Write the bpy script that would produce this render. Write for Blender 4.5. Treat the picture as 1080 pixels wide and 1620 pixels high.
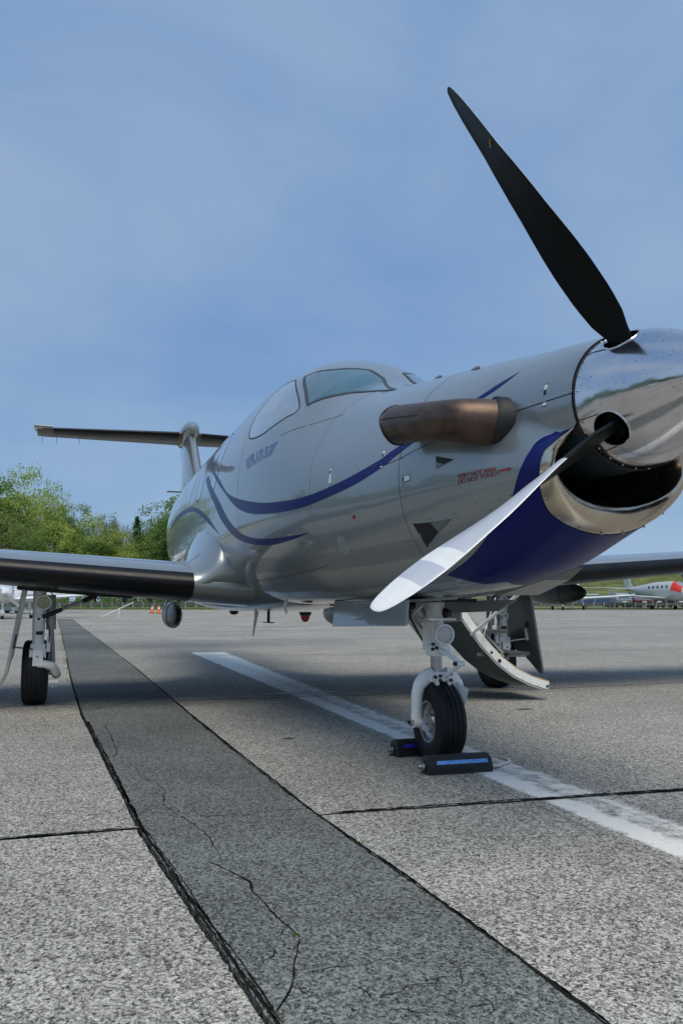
import bpy, bmesh, math, random, json
import numpy as np
from mathutils import Vector, Matrix
random.seed(7); np.random.seed(7)
for o in list(bpy.data.objects): bpy.data.objects.remove(o)
SC = bpy.context.scene; COL = SC.collection
R = math.radians

# ------------------------------------------------------------------ camera
cam_d = bpy.data.cameras.new('camera'); cam = bpy.data.objects.new('camera', cam_d); COL.objects.link(cam)
CAMP = np.array([2.067, -2.024, 0.902]); YAW = R(161.7); PITCH = math.atan(140/1305.)
cam.location = CAMP; cam.rotation_euler = (math.pi/2+PITCH, 0, YAW-math.pi/2)
cam_d.sensor_fit = 'VERTICAL'; cam_d.sensor_height = 36; cam_d.lens = 1305/1620*36
cam_d.clip_start = .05; cam_d.clip_end = 3000
SC.camera = cam
SC.render.resolution_x = 682; SC.render.resolution_y = 1024
SC.view_settings.view_transform = 'Standard'; SC.view_settings.look = 'None'
SC.view_settings.gamma = 1; SC.view_settings.use_curve_mapping = False
SC.view_settings.exposure = 0.08

# ------------------------------------------------------------------ sky and sun
SUN_EL, SUN_AZ = R(62), R(-10)          # azimuth measured from +X towards +Y
w = bpy.data.worlds.new('World'); SC.world = w; w.use_nodes = True
nt = w.node_tree; nt.nodes.clear()
def N(t, ty, **k):
    n = t.nodes.new(ty)
    for a, b in k.items():
        if a.startswith('i_'): n.inputs[int(a[2:])].default_value = b
        else: setattr(n, a, b)
    return n
out = N(nt, 'ShaderNodeOutputWorld'); bg = N(nt, 'ShaderNodeBackground'); bg.inputs[1].default_value = .1
sky = N(nt, 'ShaderNodeTexSky', sky_type='NISHITA', sun_disc=False, sun_elevation=SUN_EL, sun_rotation=math.pi/2-SUN_AZ, air_density=1.0, dust_density=1.5, ozone_density=2.0)
tc = N(nt, 'ShaderNodeTexCoord')
mp = N(nt, 'ShaderNodeMapping'); mp.inputs['Scale'].default_value = (1, 1, 2.2)
nz = N(nt, 'ShaderNodeTexNoise'); nz.inputs['Scale'].default_value = 1.45; nz.inputs['Detail'].default_value = 7; nz.inputs['Roughness'].default_value = .52; nz.inputs['Distortion'].default_value = .4
cr = N(nt, 'ShaderNodeValToRGB'); e = cr.color_ramp.elements
e[0].position = .36; e[0].color = (1.75, 3.2, 5.7, 1); e[1].position = .64; e[1].color = (3.35, 4.55, 6.45, 1)
mx = N(nt, 'ShaderNodeMixRGB'); mx.inputs[0].default_value = .85
L = nt.links.new
L(tc.outputs['Generated'], mp.inputs[0]); L(mp.outputs[0], nz.inputs['Vector']); L(nz.outputs[0], cr.inputs[0])
L(sky.outputs[0], mx.inputs[1]); L(cr.outputs[0], mx.inputs[2])
sx = N(nt, 'ShaderNodeSeparateXYZ'); L(tc.outputs['Generated'], sx.inputs[0]); hz = N(nt, 'ShaderNodeMapRange'); hz.interpolation_type = 'SMOOTHSTEP'
for i_, v_ in ((1, 0), (2, .30), (3, .42), (4, 0)): hz.inputs[i_].default_value = v_
L(sx.outputs[2], hz.inputs[0]); mh = N(nt, 'ShaderNodeMixRGB'); mh.inputs[2].default_value = (3.3, 4.9, 6.6, 1); L(hz.outputs[0], mh.inputs[0]); L(mx.outputs[0], mh.inputs[1]); L(mh.outputs[0], bg.inputs[0]); L(bg.outputs[0], out.inputs[0])
sd = bpy.data.lights.new('sun', 'SUN'); sd.energy = 2.5; sd.angle = R(40); sd.color = (1, .92, .78)
sun = bpy.data.objects.new('sun', sd); COL.objects.link(sun)
sdir = Vector((math.cos(SUN_EL)*math.cos(SUN_AZ), math.cos(SUN_EL)*math.sin(SUN_AZ), math.sin(SUN_EL)))
sun.rotation_euler = sdir.to_track_quat('Z', 'Y').to_euler(); sun.location = sdir*60

# ------------------------------------------------------------------ materials
def mat(name, col, rough=.5, metal=0., coat=0., var=0., vscale=3., bump=0., bscale=40., rvar=0., emit=None, spec=.5, trans=0.):
    m = bpy.data.materials.new(name); m.use_nodes = True; t = m.node_tree; b = t.nodes['Principled BSDF']
    c = (*col, 1) if len(col) == 3 else col
    b.inputs['Base Color'].default_value = c; b.inputs['Roughness'].default_value = rough; b.inputs['Metallic'].default_value = metal
    b.inputs['Coat Weight'].default_value = coat; b.inputs['Coat Roughness'].default_value = .06; b.inputs['Specular IOR Level'].default_value = spec
    b.inputs['Transmission Weight'].default_value = trans
    tcn = N(t, 'ShaderNodeTexCoord')
    if var or rvar:
        n = N(t, 'ShaderNodeTexNoise'); n.inputs['Scale'].default_value = vscale; n.inputs['Detail'].default_value = 8; n.inputs['Roughness'].default_value = .65
        t.links.new(tcn.outputs['Object'], n.inputs['Vector'])
        if var:
            r = N(t, 'ShaderNodeValToRGB'); r.color_ramp.elements[0].position = .3; r.color_ramp.elements[1].position = .7
            r.color_ramp.elements[0].color = tuple(max(0, x*(1-var)) for x in col[:3])+(1,)
            r.color_ramp.elements[1].color = tuple(min(1, x*(1+var)) for x in col[:3])+(1,)
            t.links.new(n.outputs[0], r.inputs[0]); t.links.new(r.outputs[0], b.inputs['Base Color'])
        if rvar:
            mr = N(t, 'ShaderNodeMapRange'); mr.inputs[1].default_value = .3; mr.inputs[2].default_value = .7
            mr.inputs[3].default_value = max(.02, rough-rvar); mr.inputs[4].default_value = min(1, rough+rvar)
            t.links.new(n.outputs[0], mr.inputs[0]); t.links.new(mr.outputs[0], b.inputs['Roughness'])
    if bump:
        n2 = N(t, 'ShaderNodeTexNoise'); n2.inputs['Scale'].default_value = bscale; n2.inputs['Detail'].default_value = 5
        bp = N(t, 'ShaderNodeBump'); bp.inputs['Strength'].default_value = bump; bp.inputs['Distance'].default_value = .01
        t.links.new(tcn.outputs['Object'], n2.inputs['Vector']); t.links.new(n2.outputs[0], bp.inputs['Height']); t.links.new(bp.outputs[0], b.inputs['Normal'])
    if emit: b.inputs['Emission Color'].default_value = (*emit[:3], 1); b.inputs['Emission Strength'].default_value = emit[3]
    return m

def silver_paint():
    m = mat('silver_paint', (.285, .315, .32), .36, .62, 1.0, .04, 1.2, 0, 0, .03)
    t = m.node_tree; b = t.nodes['Principled BSDF']
    # metallic flake grain and drying streaks of rain on the upper skin
    tcn = N(t, 'ShaderNodeTexCoord'); n = N(t, 'ShaderNodeTexNoise'); n.inputs['Scale'].default_value = 5; n.inputs['Detail'].default_value = 3
    mpp = N(t, 'ShaderNodeMapping'); mpp.inputs['Scale'].default_value = (26, 3, 2.2); n9 = N(t, 'ShaderNodeTexNoise'); n9.inputs['Scale'].default_value = 1.3; n9.inputs['Detail'].default_value = 6
    t.links.new(tcn.outputs['Object'], mpp.inputs[0]); t.links.new(mpp.outputs[0], n9.inputs['Vector']); m9 = N(t, 'ShaderNodeMapRange'); m9.inputs[1].default_value = .5; m9.inputs[2].default_value = .75; m9.inputs[3].default_value = .03; m9.inputs[4].default_value = .14; t.links.new(n9.outputs[0], m9.inputs[0]); t.links.new(m9.outputs[0], b.inputs['Coat Roughness'])
    bp = N(t, 'ShaderNodeBump'); bp.inputs['Strength'].default_value = .05; bp.inputs['Distance'].default_value = .03
    t.links.new(tcn.outputs['Object'], n.inputs['Vector']); t.links.new(n.outputs[0], bp.inputs['Height']); t.links.new(bp.outputs[0], b.inputs['Normal']); t.links.new(bp.outputs[0], b.inputs['Coat Normal'])
    return m

def asphalt(name, dark, light, stain=.25, scale=70., grit=1.):
    m = bpy.data.materials.new(name); m.use_nodes = True; t = m.node_tree; b = t.nodes['Principled BSDF']; l = t.links.new
    g = N(t, 'ShaderNodeNewGeometry')
    v = N(t, 'ShaderNodeTexVoronoi'); v.inputs['Scale'].default_value = scale
    v2 = N(t, 'ShaderNodeTexVoronoi'); v2.inputs['Scale'].default_value = scale*2.3
    n = N(t, 'ShaderNodeTexNoise'); n.inputs['Scale'].default_value = scale*.7; n.inputs['Detail'].default_value = 8; n.inputs['Roughness'].default_value = .75
    for q in (v, v2, n): l(g.outputs['Position'], q.inputs['Vector'])
    sx = N(t, 'ShaderNodeSeparateColor'); l(v.outputs['Color'], sx.inputs[0])
    sx2 = N(t, 'ShaderNodeSeparateColor'); l(v2.outputs['Color'], sx2.inputs[0])
    a1 = N(t, 'ShaderNodeMath', operation='MULTIPLY_ADD'); a1.inputs[1].default_value = .42; l(sx.outputs[0], a1.inputs[0])
    a2 = N(t, 'ShaderNodeMath', operation='MULTIPLY_ADD'); a2.inputs[1].default_value = .42; l(sx2.outputs[0], a2.inputs[0])
    a3 = N(t, 'ShaderNodeMath', operation='MULTIPLY'); a3.inputs[1].default_value = .32; l(n.outputs[0], a3.inputs[0])
    l(a3.outputs[0], a2.inputs[2]); l(a2.outputs[0], a1.inputs[2])
    r = N(t, 'ShaderNodeValToRGB'); e = r.color_ramp.elements
    mid = tuple((x+y)*.45 for x, y in zip(dark, light))
    e[0].position = .28; e[0].color = (*dark, 1); e[1].position = .88; e[1].color = (*light, 1)
    em = e.new(.58); em.color = (*mid, 1)
    l(a1.outputs[0], r.inputs[0])
    # large stains
    n3 = N(t, 'ShaderNodeTexNoise'); n3.inputs['Scale'].default_value = .35; n3.inputs['Detail'].default_value = 9; n3.inputs['Roughness'].default_value = .62
    l(g.outputs['Position'], n3.inputs['Vector'])
    mr = N(t, 'ShaderNodeMapRange'); mr.inputs[1].default_value = .32; mr.inputs[2].default_value = .68; mr.inputs[3].default_value = 1-stain; mr.inputs[4].default_value = 1+stain*.35
    l(n3.outputs[0], mr.inputs[0])
    n4 = N(t, 'ShaderNodeTexNoise'); n4.inputs['Scale'].default_value = 2.6; n4.inputs['Detail'].default_value = 8; n4.inputs['Roughness'].default_value = .7
    l(g.outputs['Position'], n4.inputs['Vector'])
    mr4 = N(t, 'ShaderNodeMapRange'); mr4.inputs[1].default_value = .3; mr4.inputs[2].default_value = .7; mr4.inputs[3].default_value = 1-stain*.6; mr4.inputs[4].default_value = 1+stain*.3
    l(n4.outputs[0], mr4.inputs[0])
    mm = N(t, 'ShaderNodeMath', operation='MULTIPLY'); l(mr.outputs[0], mm.inputs[0]); l(mr4.outputs[0], mm.inputs[1])
    oi = N(t, 'ShaderNodeObjectInfo'); mo = N(t, 'ShaderNodeMapRange'); mo.inputs[3].default_value = .97; mo.inputs[4].default_value = 1.03; l(oi.outputs['Random'], mo.inputs[0]); m0 = mm; mm = N(t, 'ShaderNodeMath', operation='MULTIPLY'); l(m0.outputs[0], mm.inputs[0]); l(mo.outputs[0], mm.inputs[1])
    mc = N(t, 'ShaderNodeMixRGB', blend_type='MULTIPLY'); mc.inputs[0].default_value = 1; l(r.outputs[0], mc.inputs[1]); l(mm.outputs[0], mc.inputs[2])
    l(mc.outputs[0], b.inputs['Base Color']); b.inputs['Roughness'].default_value = .88; b.inputs['Specular IOR Level'].default_value = .25
    bp = N(t, 'ShaderNodeBump'); bp.inputs['Strength'].default_value = .7*grit; bp.inputs['Distance'].default_value = .006
    l(a1.outputs[0], bp.inputs['Height']); l(bp.outputs[0], b.inputs['Normal'])
    return m, mc, b, t, g

M = {}
M['silver'] = silver_paint()
M['silver_dull'] = mat('grey_paint', (.30, .33, .33), .42, .3, .2, .08, 2)
M['door_green'] = mat('door_grey_paint', (.15, .17, .165), .35, .25, .3, .1, 2)
M['navy'] = mat('navy_paint', (.005, .011, .12), .30, 0, .0, .1, 2, 0, 0, .03, spec=.16)
M['chrome'] = mat('polished_metal', (.70, .68, .69), .14, 1., 0, .06, 9, .03, 14, .04)
M['lip'] = mat('worn_intake_lip_metal', (.62, .54, .43), .22, 1., 0, .12, 5, .05, 30, .1)
M['black'] = mat('black_rubber', (.007, .008, .010), .45, 0, 0, .2, 6)
M['boot'] = mat('deice_boot_rubber', (.005, .006, .008), .34, 0, 0, .3, 5, .03, 8, .08, spec=.28)
M['poddark'] = mat('dark_pod_paint', (.022, .028, .028), .32, .1, .15, .1, 3)
M['taildark'] = mat('tailplane_shaded_paint', (.10, .095, .09), .45, .2, .1, .1, 3)  # colour darkened to stand for underside shade, against the ground bounce
M['tyre'] = mat('tyre_rubber', (.009, .010, .012), .6, 0, 0, .35, 14, .1, 60, spec=.3)
M['dark'] = mat('dark_cavity', (.008, .009, .010), .6, 0, 0, .2, 6)
M['duct'] = mat('intake_duct_paint', (.020, .030, .034), .45, 0, .2, .2, 6)
M['exh'] = mat('heat_stained_exhaust_steel', (.115, .078, .060), .40, .8, 0, .6, 6, .05, 25, .14)
M['exh_in'] = mat('sooty_steel', (.03, .026, .024), .6, .5, 0, .3, 9)
M['white'] = mat('white_gear_enamel', (.84, .85, .82), .35, 0, .3, .07, 9, 0, 0, .08)
M['gearmetal'] = mat('grey_gear_enamel', (.40, .42, .41), .4, .2, .2, .12, 10)
M['steel'] = mat('plain_steel', (.42, .43, .45), .32, 1., 0, .1, 20)
M['seam'] = mat('seam_black', (.018, .022, .025), .6)
M['softseam'] = mat('seam_grey', (.13, .15, .16), .6)
M['glass'] = mat('tinted_cockpit_glass', (.030, .085, .10), .05, 0, 1., .5, 2.2, .02, 3)
M['gasket'] = mat('window_gasket', (.035, .04, .045), .45)
M['shade'] = mat('silvered_window_shade', (.34, .40, .45), .25, .5, 1., .22, 4, .2, 6)
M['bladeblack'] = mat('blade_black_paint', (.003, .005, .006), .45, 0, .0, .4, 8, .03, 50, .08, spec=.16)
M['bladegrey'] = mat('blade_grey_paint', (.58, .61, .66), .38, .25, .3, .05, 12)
M['bladewhite'] = mat('blade_white_paint', (.78, .80, .80), .4, 0, .2, .05, 40)
M['yellow'] = mat('yellow_mark', (.7, .5, .05), .5)
M['red'] = mat('red_lens', (.45, .02, .015), .15, 0, .8)
M['redtxt'] = mat('red_lettering', (.30, .015, .03), .5)
M['logo'] = mat('blue_lettering', (.045, .07, .24), .3, .1, .6)
M['lens'] = mat('lamp_lens', (.55, .56, .55), .15, .2, .8, .15, 60)
M['lensy'] = mat('yellowed_lamp_lens', (.42, .41, .22), .2, .1, .6, .3, 70)
M['tan'] = mat('tan_seal', (.50, .38, .22), .6, 0, 0, .1, 12)
M['carpet'] = mat('step_tread', (.06, .06, .065), .8, 0, 0, .2, 30)
M['rope'] = mat('white_rope', (.66, .66, .62), .8, 0, 0, .15, 60, .4, 200)
M['bluetape'] = mat('blue_reflective_tape', (.10, .27, .62), .3, .2, .3, .45, 60)
M['bluetape_dark'] = mat('deep_blue_tape', (.02, .02, .35), .3, .1, .3, .5, 60)

# ------------------------------------------------------------------ mesh helpers
class MB:
    def __init__(s): s.v = []; s.f = []; s.mi = []
    def add(s, vs, fs, mi=0):
        o = len(s.v); s.v += [tuple(float(c) for c in x) for x in vs]; s.f += [tuple(i+o for i in f) for f in fs]; s.mi += [mi]*len(fs); return s
    def box(s, c, size, rot=None, mi=0, taper=1.):
        x, y, z = [q/2 for q in size]
        vs = [(-x, -y, -z), (x, -y, -z), (x, y, -z), (-x, y, -z), (-x*taper, -y*taper, z), (x*taper, -y*taper, z), (x*taper, y*taper, z), (-x*taper, y*taper, z)]
        if rot is not None: vs = [tuple(rot @ Vector(v)) for v in vs]
        vs = [(v[0]+c[0], v[1]+c[1], v[2]+c[2]) for v in vs]
        return s.add(vs, [(3, 2, 1, 0), (4, 5, 6, 7), (0, 1, 5, 4), (1, 2, 6, 5), (2, 3, 7, 6), (3, 0, 4, 7)], mi)
    def bar(s, p0, p1, wx, wy, up=(0, 0, 1), mi=0):
        p0 = Vector(p0); p1 = Vector(p1); d = (p1-p0); ln = d.length; d.normalize(); u = Vector(up)
        a = d.cross(u)
        if a.length < 1e-4: a = d.cross(Vector((1, 0, 0)))
        a.normalize(); b = a.cross(d)
        vs = []
        for p in (p0, p1):
            for i, j in ((-1, -1), (1, -1), (1, 1), (-1, 1)): vs.append(p+a*wx/2*i+b*wy/2*j)
        return s.add(vs, [(3, 2, 1, 0), (4, 5, 6, 7), (0, 1, 5, 4), (1, 2, 6, 5), (2, 3, 7, 6), (3, 0, 4, 7)], mi)
    def tube(s, pts, rad, n=12, caps=True, mi=0, squash=None):
        pts = [Vector(p) for p in pts]; k = len(pts)
        if not hasattr(rad, '__len__'): rad = [rad]*k
        rings = []; prev = None
        for i, p in enumerate(pts):
            d = (pts[min(i+1, k-1)]-pts[max(i-1, 0)]).normalized()
            if prev is None:
                a = d.cross(Vector((0, 0, 1)))
                if a.length < .1: a = d.cross(Vector((0, 1, 0)))
                a.normalize()
            else:
                a = (prev-d*prev.dot(d)).normalized()
            prev = a; b = d.cross(a)
            sq = 1 if squash is None else squash
            rings.append([p+a*rad[i]*math.cos(t*2*math.pi/n)+b*rad[i]*sq*math.sin(t*2*math.pi/n) for t in range(n)])
        return s.loft(rings, True, caps, mi)
    def loft(s, rings, closed=True, caps=False, mi=0):
        n = len(rings[0]); vs = [p for r in rings for p in r]; fs = []
        m = n if closed else n-1
        for i in range(len(rings)-1):
            for j in range(m):
                a = i*n+j; b = i*n+(j+1) % n; fs.append((a, b, b+n, a+n))
        if caps: fs.append(tuple(range(n-1, -1, -1))); fs.append(tuple(range((len(rings)-1)*n, len(rings)*n)))
        return s.add(vs, fs, mi)
    def lathe(s, prof, o, axis='X', n=32, mi=0, caps=False):
        rings = []
        for a, r in prof:
            q = []
            for t in range(n):
                c, d = r*math.cos(2*math.pi*t/n), r*math.sin(2*math.pi*t/n)
                q.append({'X': (o[0]+a, o[1]+c, o[2]+d), 'Y': (o[0]+d, o[1]+a, o[2]+c), 'Z': (o[0]+c, o[1]+d, o[2]+a)}[axis])
            rings.append(q)
        return s.loft(rings, True, caps, mi)
    def ell(s, c, r, n=16, m=10, mi=0):
        rings = []
        for i in range(m+1):
            th = math.pi*i/m; sx = max(math.sin(th), .002)
            rings.append([(c[0]-r[0]*math.cos(th), c[1]+r[1]*sx*math.cos(2*math.pi*t/n), c[2]+r[2]*sx*math.sin(2*math.pi*t/n)) for t in range(n)])
        return s.loft(rings, True, True, mi)

def mesh(name, mb, mats, smooth=True, angle=40):
    me = bpy.data.meshes.new(name); me.from_pydata(mb.v, [], mb.f)
    if not isinstance(mats, (list, tuple)): mats = [mats]
    for m in mats: me.materials.append(m)
    me.polygons.foreach_set('material_index', mb.mi)
    bm = bmesh.new(); bm.from_mesh(me); bmesh.ops.recalc_face_normals(bm, faces=bm.faces)
    if smooth:
        for f in bm.faces: f.smooth = True
        for ed in bm.edges:
            if len(ed.link_faces) == 2 and ed.calc_face_angle(0) > R(angle): ed.smooth = False
    bm.to_mesh(me); bm.free(); me.update()
    return me
def link(name, me, parent=None, loc=None, rot=None):
    o = bpy.data.objects.new(name, me); COL.objects.link(o)
    if parent is not None: o.parent = parent
    if loc is not None: o.location = loc
    if rot is not None: o.rotation_euler = rot
    return o
def obj(name, mb, mats, parent=None, smooth=True, angle=40, loc=None, rot=None):
    return link(name, mesh(name, mb, mats, smooth, angle), parent, loc, rot)
def tag(o, label=None, cat=None, group=None, kind=None):
    if label: o['label'] = label
    if cat: o['category'] = cat
    if group: o['group'] = group
    if kind: o['kind'] = kind
    return o
def empty(name, loc=(0, 0, 0), rz=0, **k):
    o = link(name, None, None, loc, (0, 0, rz)); o.empty_display_size = .2; return tag(o, **k)
KIDS = {}
def copy_tree(o, parent=None):
    c = o.copy(); COL.objects.link(c); c.parent = parent
    for ch in [x for x in o.children]: copy_tree(ch, c)
    return c
# ground frame ahead of the photographer: metres to the right (lat) and away (dep)
FH = np.array([math.cos(YAW), math.sin(YAW)]); RH = np.array([math.sin(YAW), -math.cos(YAW)])
def far(lat, dep, z=0.): q = CAMP[:2]+FH*dep+RH*lat; return (float(q[0]), float(q[1]), z)
def latof(px, dep): return (px-540)/1305.*dep
VIEWROT = YAW          # +X of a local frame points away from the photographer

# surface coordinates (x, angle) of markings on the skin and floor positions of cracks
D={"ws_r": [[-3.487, -0.5051], [-3.186, -0.6933], [-3.008, -0.8429], [-2.888, -0.71], [-2.766, -0.5497], [-2.584, -0.4223], [-2.346, -0.4394], [-2.867, -0.1431], [-3.062, -0.1484], [-3.233, -0.3634], [-3.392, -0.4464]], "ws_l": [[-3.066, -0.0322], [-2.895, -0.0299], [-2.651, -0.0713], [-2.811, 0.1385], [-3.046, 0.331], [-3.025, 0.2366], [-3.052, 0.1112]], "sidewin": [[-3.618, -0.5278], [-3.262, -0.7309], [-3.093, -0.8897], [-3.232, -0.967], [-3.406, -1.0254], [-3.617, -1.064], [-3.896, -1.0433], [-4.018, -0.9541], [-4.05, -0.8679], [-4.024, -0.7673], [-3.983, -0.6899], [-3.935, -0.5957], [-3.838, -0.5406]], "A": [[[-5.956, -0.8599], [-4.924, -1.223], [-4.338, -1.4763], [-3.6, -1.6491], [-3.076, -1.7299], [-2.675, -1.7605], [-2.35, -1.7506], [-2.058, -1.7123], [-1.804, -1.6516], [-1.666, -1.5857], [-1.514, -1.5222]], [[-5.956, -0.8599], [-4.621, -1.3932], [-4.045, -1.6389], [-3.617, -1.7515], [-3.091, -1.818], [-2.685, -1.8433], [-2.354, -1.8309], [-2.057, -1.8019], [-1.792, -1.7366], [-1.651, -1.6645], [-1.489, -1.5647]]], "A2": [[[-1.171, -1.2664], [-1.074, -1.1286], [-1.02, -1.0184], [-0.906, -0.8789]], [[-1.179, -1.3307], [-1.067, -1.1974], [-1.0, -1.0688], [-0.906, -0.8789]]], "B": [[[-5.598, -1.093], [-4.806, -1.4601], [-4.405, -1.695], [-4.042, -1.8691], [-3.73, -1.9484], [-3.309, -2.0043], [-2.957, -2.0342], [-2.658, -2.0575]], [[-5.69, -1.1326], [-5.025, -1.4626], [-4.673, -1.6772], [-4.269, -1.8758], [-3.862, -1.9862], [-3.355, -2.0536], [-2.923, -2.0662], [-2.658, -2.0575]]], "C": [[[-8.673, -1.4201], [-7.833, -1.2801], [-6.621, -1.3134], [-5.88, -1.4284], [-5.293, -1.5952], [-4.836, -1.8055]], [[-8.673, -1.4201], [-7.628, -1.3485], [-6.58, -1.3728], [-5.999, -1.4574], [-5.369, -1.6275], [-4.836, -1.8055]]], "chin": [[-0.652, -1.9817], [-0.687, -1.9882], [-0.709, -2.0688], [-0.754, -2.1803], [-0.855, -2.3699], [-1.037, -2.5191], [-1.291, -2.6508], [-1.576, -2.7214]], "chinb": [[-1.518, -2.8251], [-1.462, -2.9317], [-1.255, -2.9785], [-1.038, -3.0468]], "lines": {"s1": [[-3.186, -1.1302], [-2.888, -1.0787], [-2.666, -0.9943], [-2.536, -0.9309]], "s2": [[-2.35, -1.7506], [-2.057, -1.7295], [-1.794, -1.7189], [-1.577, -1.7012]], "s3": [[-0.877, -1.5221], [-0.673, -1.5183], [-0.505, -1.5172]], "s4": [[-4.45, -2.4524], [-3.504, -2.4159], [-2.819, -2.394]], "s5": [[-2.633, -2.2406], [-2.74, -2.3688], [-2.883, -2.575]]}, "lat": [[-0.672, -1.4228], [-1.773, -1.6491], [-1.54, -1.9008], [-2.337, -1.6535]], "scoop": [[-1.552, -2.2617], [-1.257, -2.3357], [-1.532, -2.4654]], "scoop2": [[-1.302, -1.7934], [-1.297, -1.9044], [-1.172, -1.8793]], "plate": [[-2.324, -2.2427]], "bump": [[-0.999, -1.8751]], "txt": [[-1.145, -2.019], [-0.882, -2.0758], [-1.152, -2.1053], [-0.883, -2.1492]], "arrow": [[-0.876, -2.1209], [-0.801, -2.1365]], "logo": [[-3.774, -1.2121], [-3.349, -1.1933], [-3.706, -1.3235], [-3.312, -1.2991]], "lb": [[-3.873, -1.2431], [-3.784, -1.2217], [-3.796, -1.3313], [-3.715, -1.3221]], "rb": [[-3.326, -1.1997], [-3.189, -1.1813], [-3.3, -1.2982], [-3.255, -1.2748]], "panel": [[-3.485, -2.2164], [-3.256, -2.2228], [-3.223, -2.3374], [-3.48, -2.347]], "reddot": [[-2.098, -2.0615]], "hump": [[-8.841, -1.8028]], "G": {"rope": [[-2.439, 0.244], [-2.336, 0.301], [-2.232, 0.367], [-2.098, 0.359], [-1.984, 0.312], [-1.922, 0.231], [-1.958, 0.176]], "crackA": [[-0.914, -1.525], [-0.831, -1.491], [-0.736, -1.454], [-0.65, -1.43], [-0.569, -1.443], [-0.418, -1.428], [-0.283, -1.415], [-0.186, -1.399], [-0.08, -1.437], [-0.012, -1.463], [0.056, -1.477], [0.12, -1.506], [0.167, -1.535], [0.205, -1.566]], "crackB": [[-4.274, -1.737], [-3.686, -1.717], [-3.156, -1.71], [-2.959, -1.745]], "crackC": [[-2.693, -1.635], [-2.417, -1.634], [-2.242, -1.578], [-2.03, -1.549], [-1.75, -1.591], [-1.45, -1.516], [-1.199, -1.479], [-0.9, -1.483]], "crackD": [[-1.509, -1.442], [-1.484, -1.299], [-1.505, -1.13], [-1.485, -0.965]], "crackE": [[-5.144, -1.851], [-5.452, -1.609], [-5.869, -1.249], [-5.916, -1.07]], "tuft": [[-0.94, -0.96], [-0.566, -0.96], [-0.418, -0.952], [0.224, -0.917], [0.189, -1.562], [0.224, -1.559], [-0.543, -1.453], [-0.188, -1.407], [-9.971, -2.001], [-11.968, -2.022], [-17.06, -1.211], [-11.693, -1.189], [0.026, -2.054]]}}
# ================================================================== THE AIRCRAFT
plane = empty('turboprop_airplane', (0, 0, 0), label='large silver single-engine turboprop airplane with blue swooshes, chrome spinner and raised propeller filling the picture', cat='airplane')
ST=np.array([
[-0.50,1.58,1.255,1.42,.310,2.0,2.0],
[-0.60,1.60,1.210,1.42,.330,2.0,2.0],
[-0.72,1.66,1.165,1.43,.350,2.0,2.0],
[-0.90,1.80,1.100,1.45,.380,2.0,2.0],
[-1.10,1.98,1.035,1.46,.420,2.0,2.0],
[-1.50,2.060,.955,1.50,.500,1.92,2.1],
[-2.00,2.140,.915,1.54,.580,1.85,2.2],
[-2.50,2.215,.897,1.58,.665,1.9,2.3],
[-2.75,2.290,.890,1.60,.710,2.0,2.35],
[-3.00,2.430,.885,1.62,.745,2.15,2.4],
[-3.40,2.625,.880,1.65,.790,2.15,2.4],
[-3.80,2.725,.875,1.68,.820,2.1,2.4],
[-4.30,2.765,.870,1.70,.840,2.1,2.4],
[-5.00,2.760,.870,1.72,.845,2.1,2.4],
[-6.50,2.735,.870,1.72,.840,2.1,2.4],
[-8.00,2.710,.880,1.72,.820,2.1,2.4],
[-9.50,2.690,1.02,1.78,.740,2.1,2.3],
[-10.8,2.670,1.30,1.95,.570,2.05,2.2],
[-12.0,2.640,1.65,2.15,.370,2.0,2.1],
[-13.2,2.590,2.05,2.33,.190,2.0,2.0],
[-14.2,2.520,2.36,2.44,.050,2.0,2.0]])

def pch(x, y, q):
    h = np.diff(x); d = np.diff(y)/h; m = np.zeros_like(y); m[0] = d[0]; m[-1] = d[-1]
    for i in range(1, len(x)-1):
        if d[i-1]*d[i] > 0:
            w1 = 2*h[i]+h[i-1]; w2 = h[i]+2*h[i-1]; m[i] = (w1+w2)/(w1/d[i-1]+w2/d[i])
    k = int(np.clip(np.searchsorted(x, q)-1, 0, len(h)-1)); t = (q-x[k])/h[k]
    return (2*t**3-3*t**2+1)*y[k]+(t**3-2*t*t+t)*h[k]*m[k]+(-2*t**3+3*t*t)*y[k+1]+(t**3-t*t)*h[k]*m[k+1]
_sc = {}
def sec(X):
    X = round(float(X), 4)
    if X not in _sc: _sc[X] = [float(pch(ST[::-1, 0], ST[::-1, i], X)) for i in range(1, 7)]
    return _sc[X]
AZ = 1.655
def FR(phi, X):
    phi = np.atleast_1d(np.asarray(phi, float)); zt, zb, zw, ww, n1, n2 = sec(X)
    s, c = np.sin(phi), np.cos(phi)
    def F(r):
        y = np.abs(r*s)/ww; z = AZ+r*c
        up = z >= zw
        return np.where(up, y**n1+(np.abs(z-zw)/(zt-zw))**n1, y**n2+(np.abs(zw-z)/(zw-zb))**n2)
    rs = np.linspace(0, 1.3, 131); V = np.stack([F(r) for r in rs]); ok = V < 1
    last = np.where(ok.any(0), 130-np.argmax(ok[::-1], axis=0), -1)
    lo = rs[np.clip(last, 0, 130)]; hi = lo+.0101
    for _ in range(14):
        m = (lo+hi)/2; g = F(m) < 1; lo = np.where(g, m, lo); hi = np.where(g, hi, m)
    rb = np.where(last < 0, 0., lo)
    if X > -2.2:
        t = min(max((-.5-X)/1.5, 0), 1); rn = .265+.165*t**.9; cn = AZ+.03*t; dz = cn-AZ
        rr = dz*c+np.sqrt(np.maximum(rn**2-(dz*s)**2, 0)); k = .02+.03*min(1, max(0, (-.5-X)/.5))
        h = np.maximum(k-np.abs(rb-rr), 0)/k
        return np.maximum(rb, rr)+h*h*k*.25
    return rb
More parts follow.
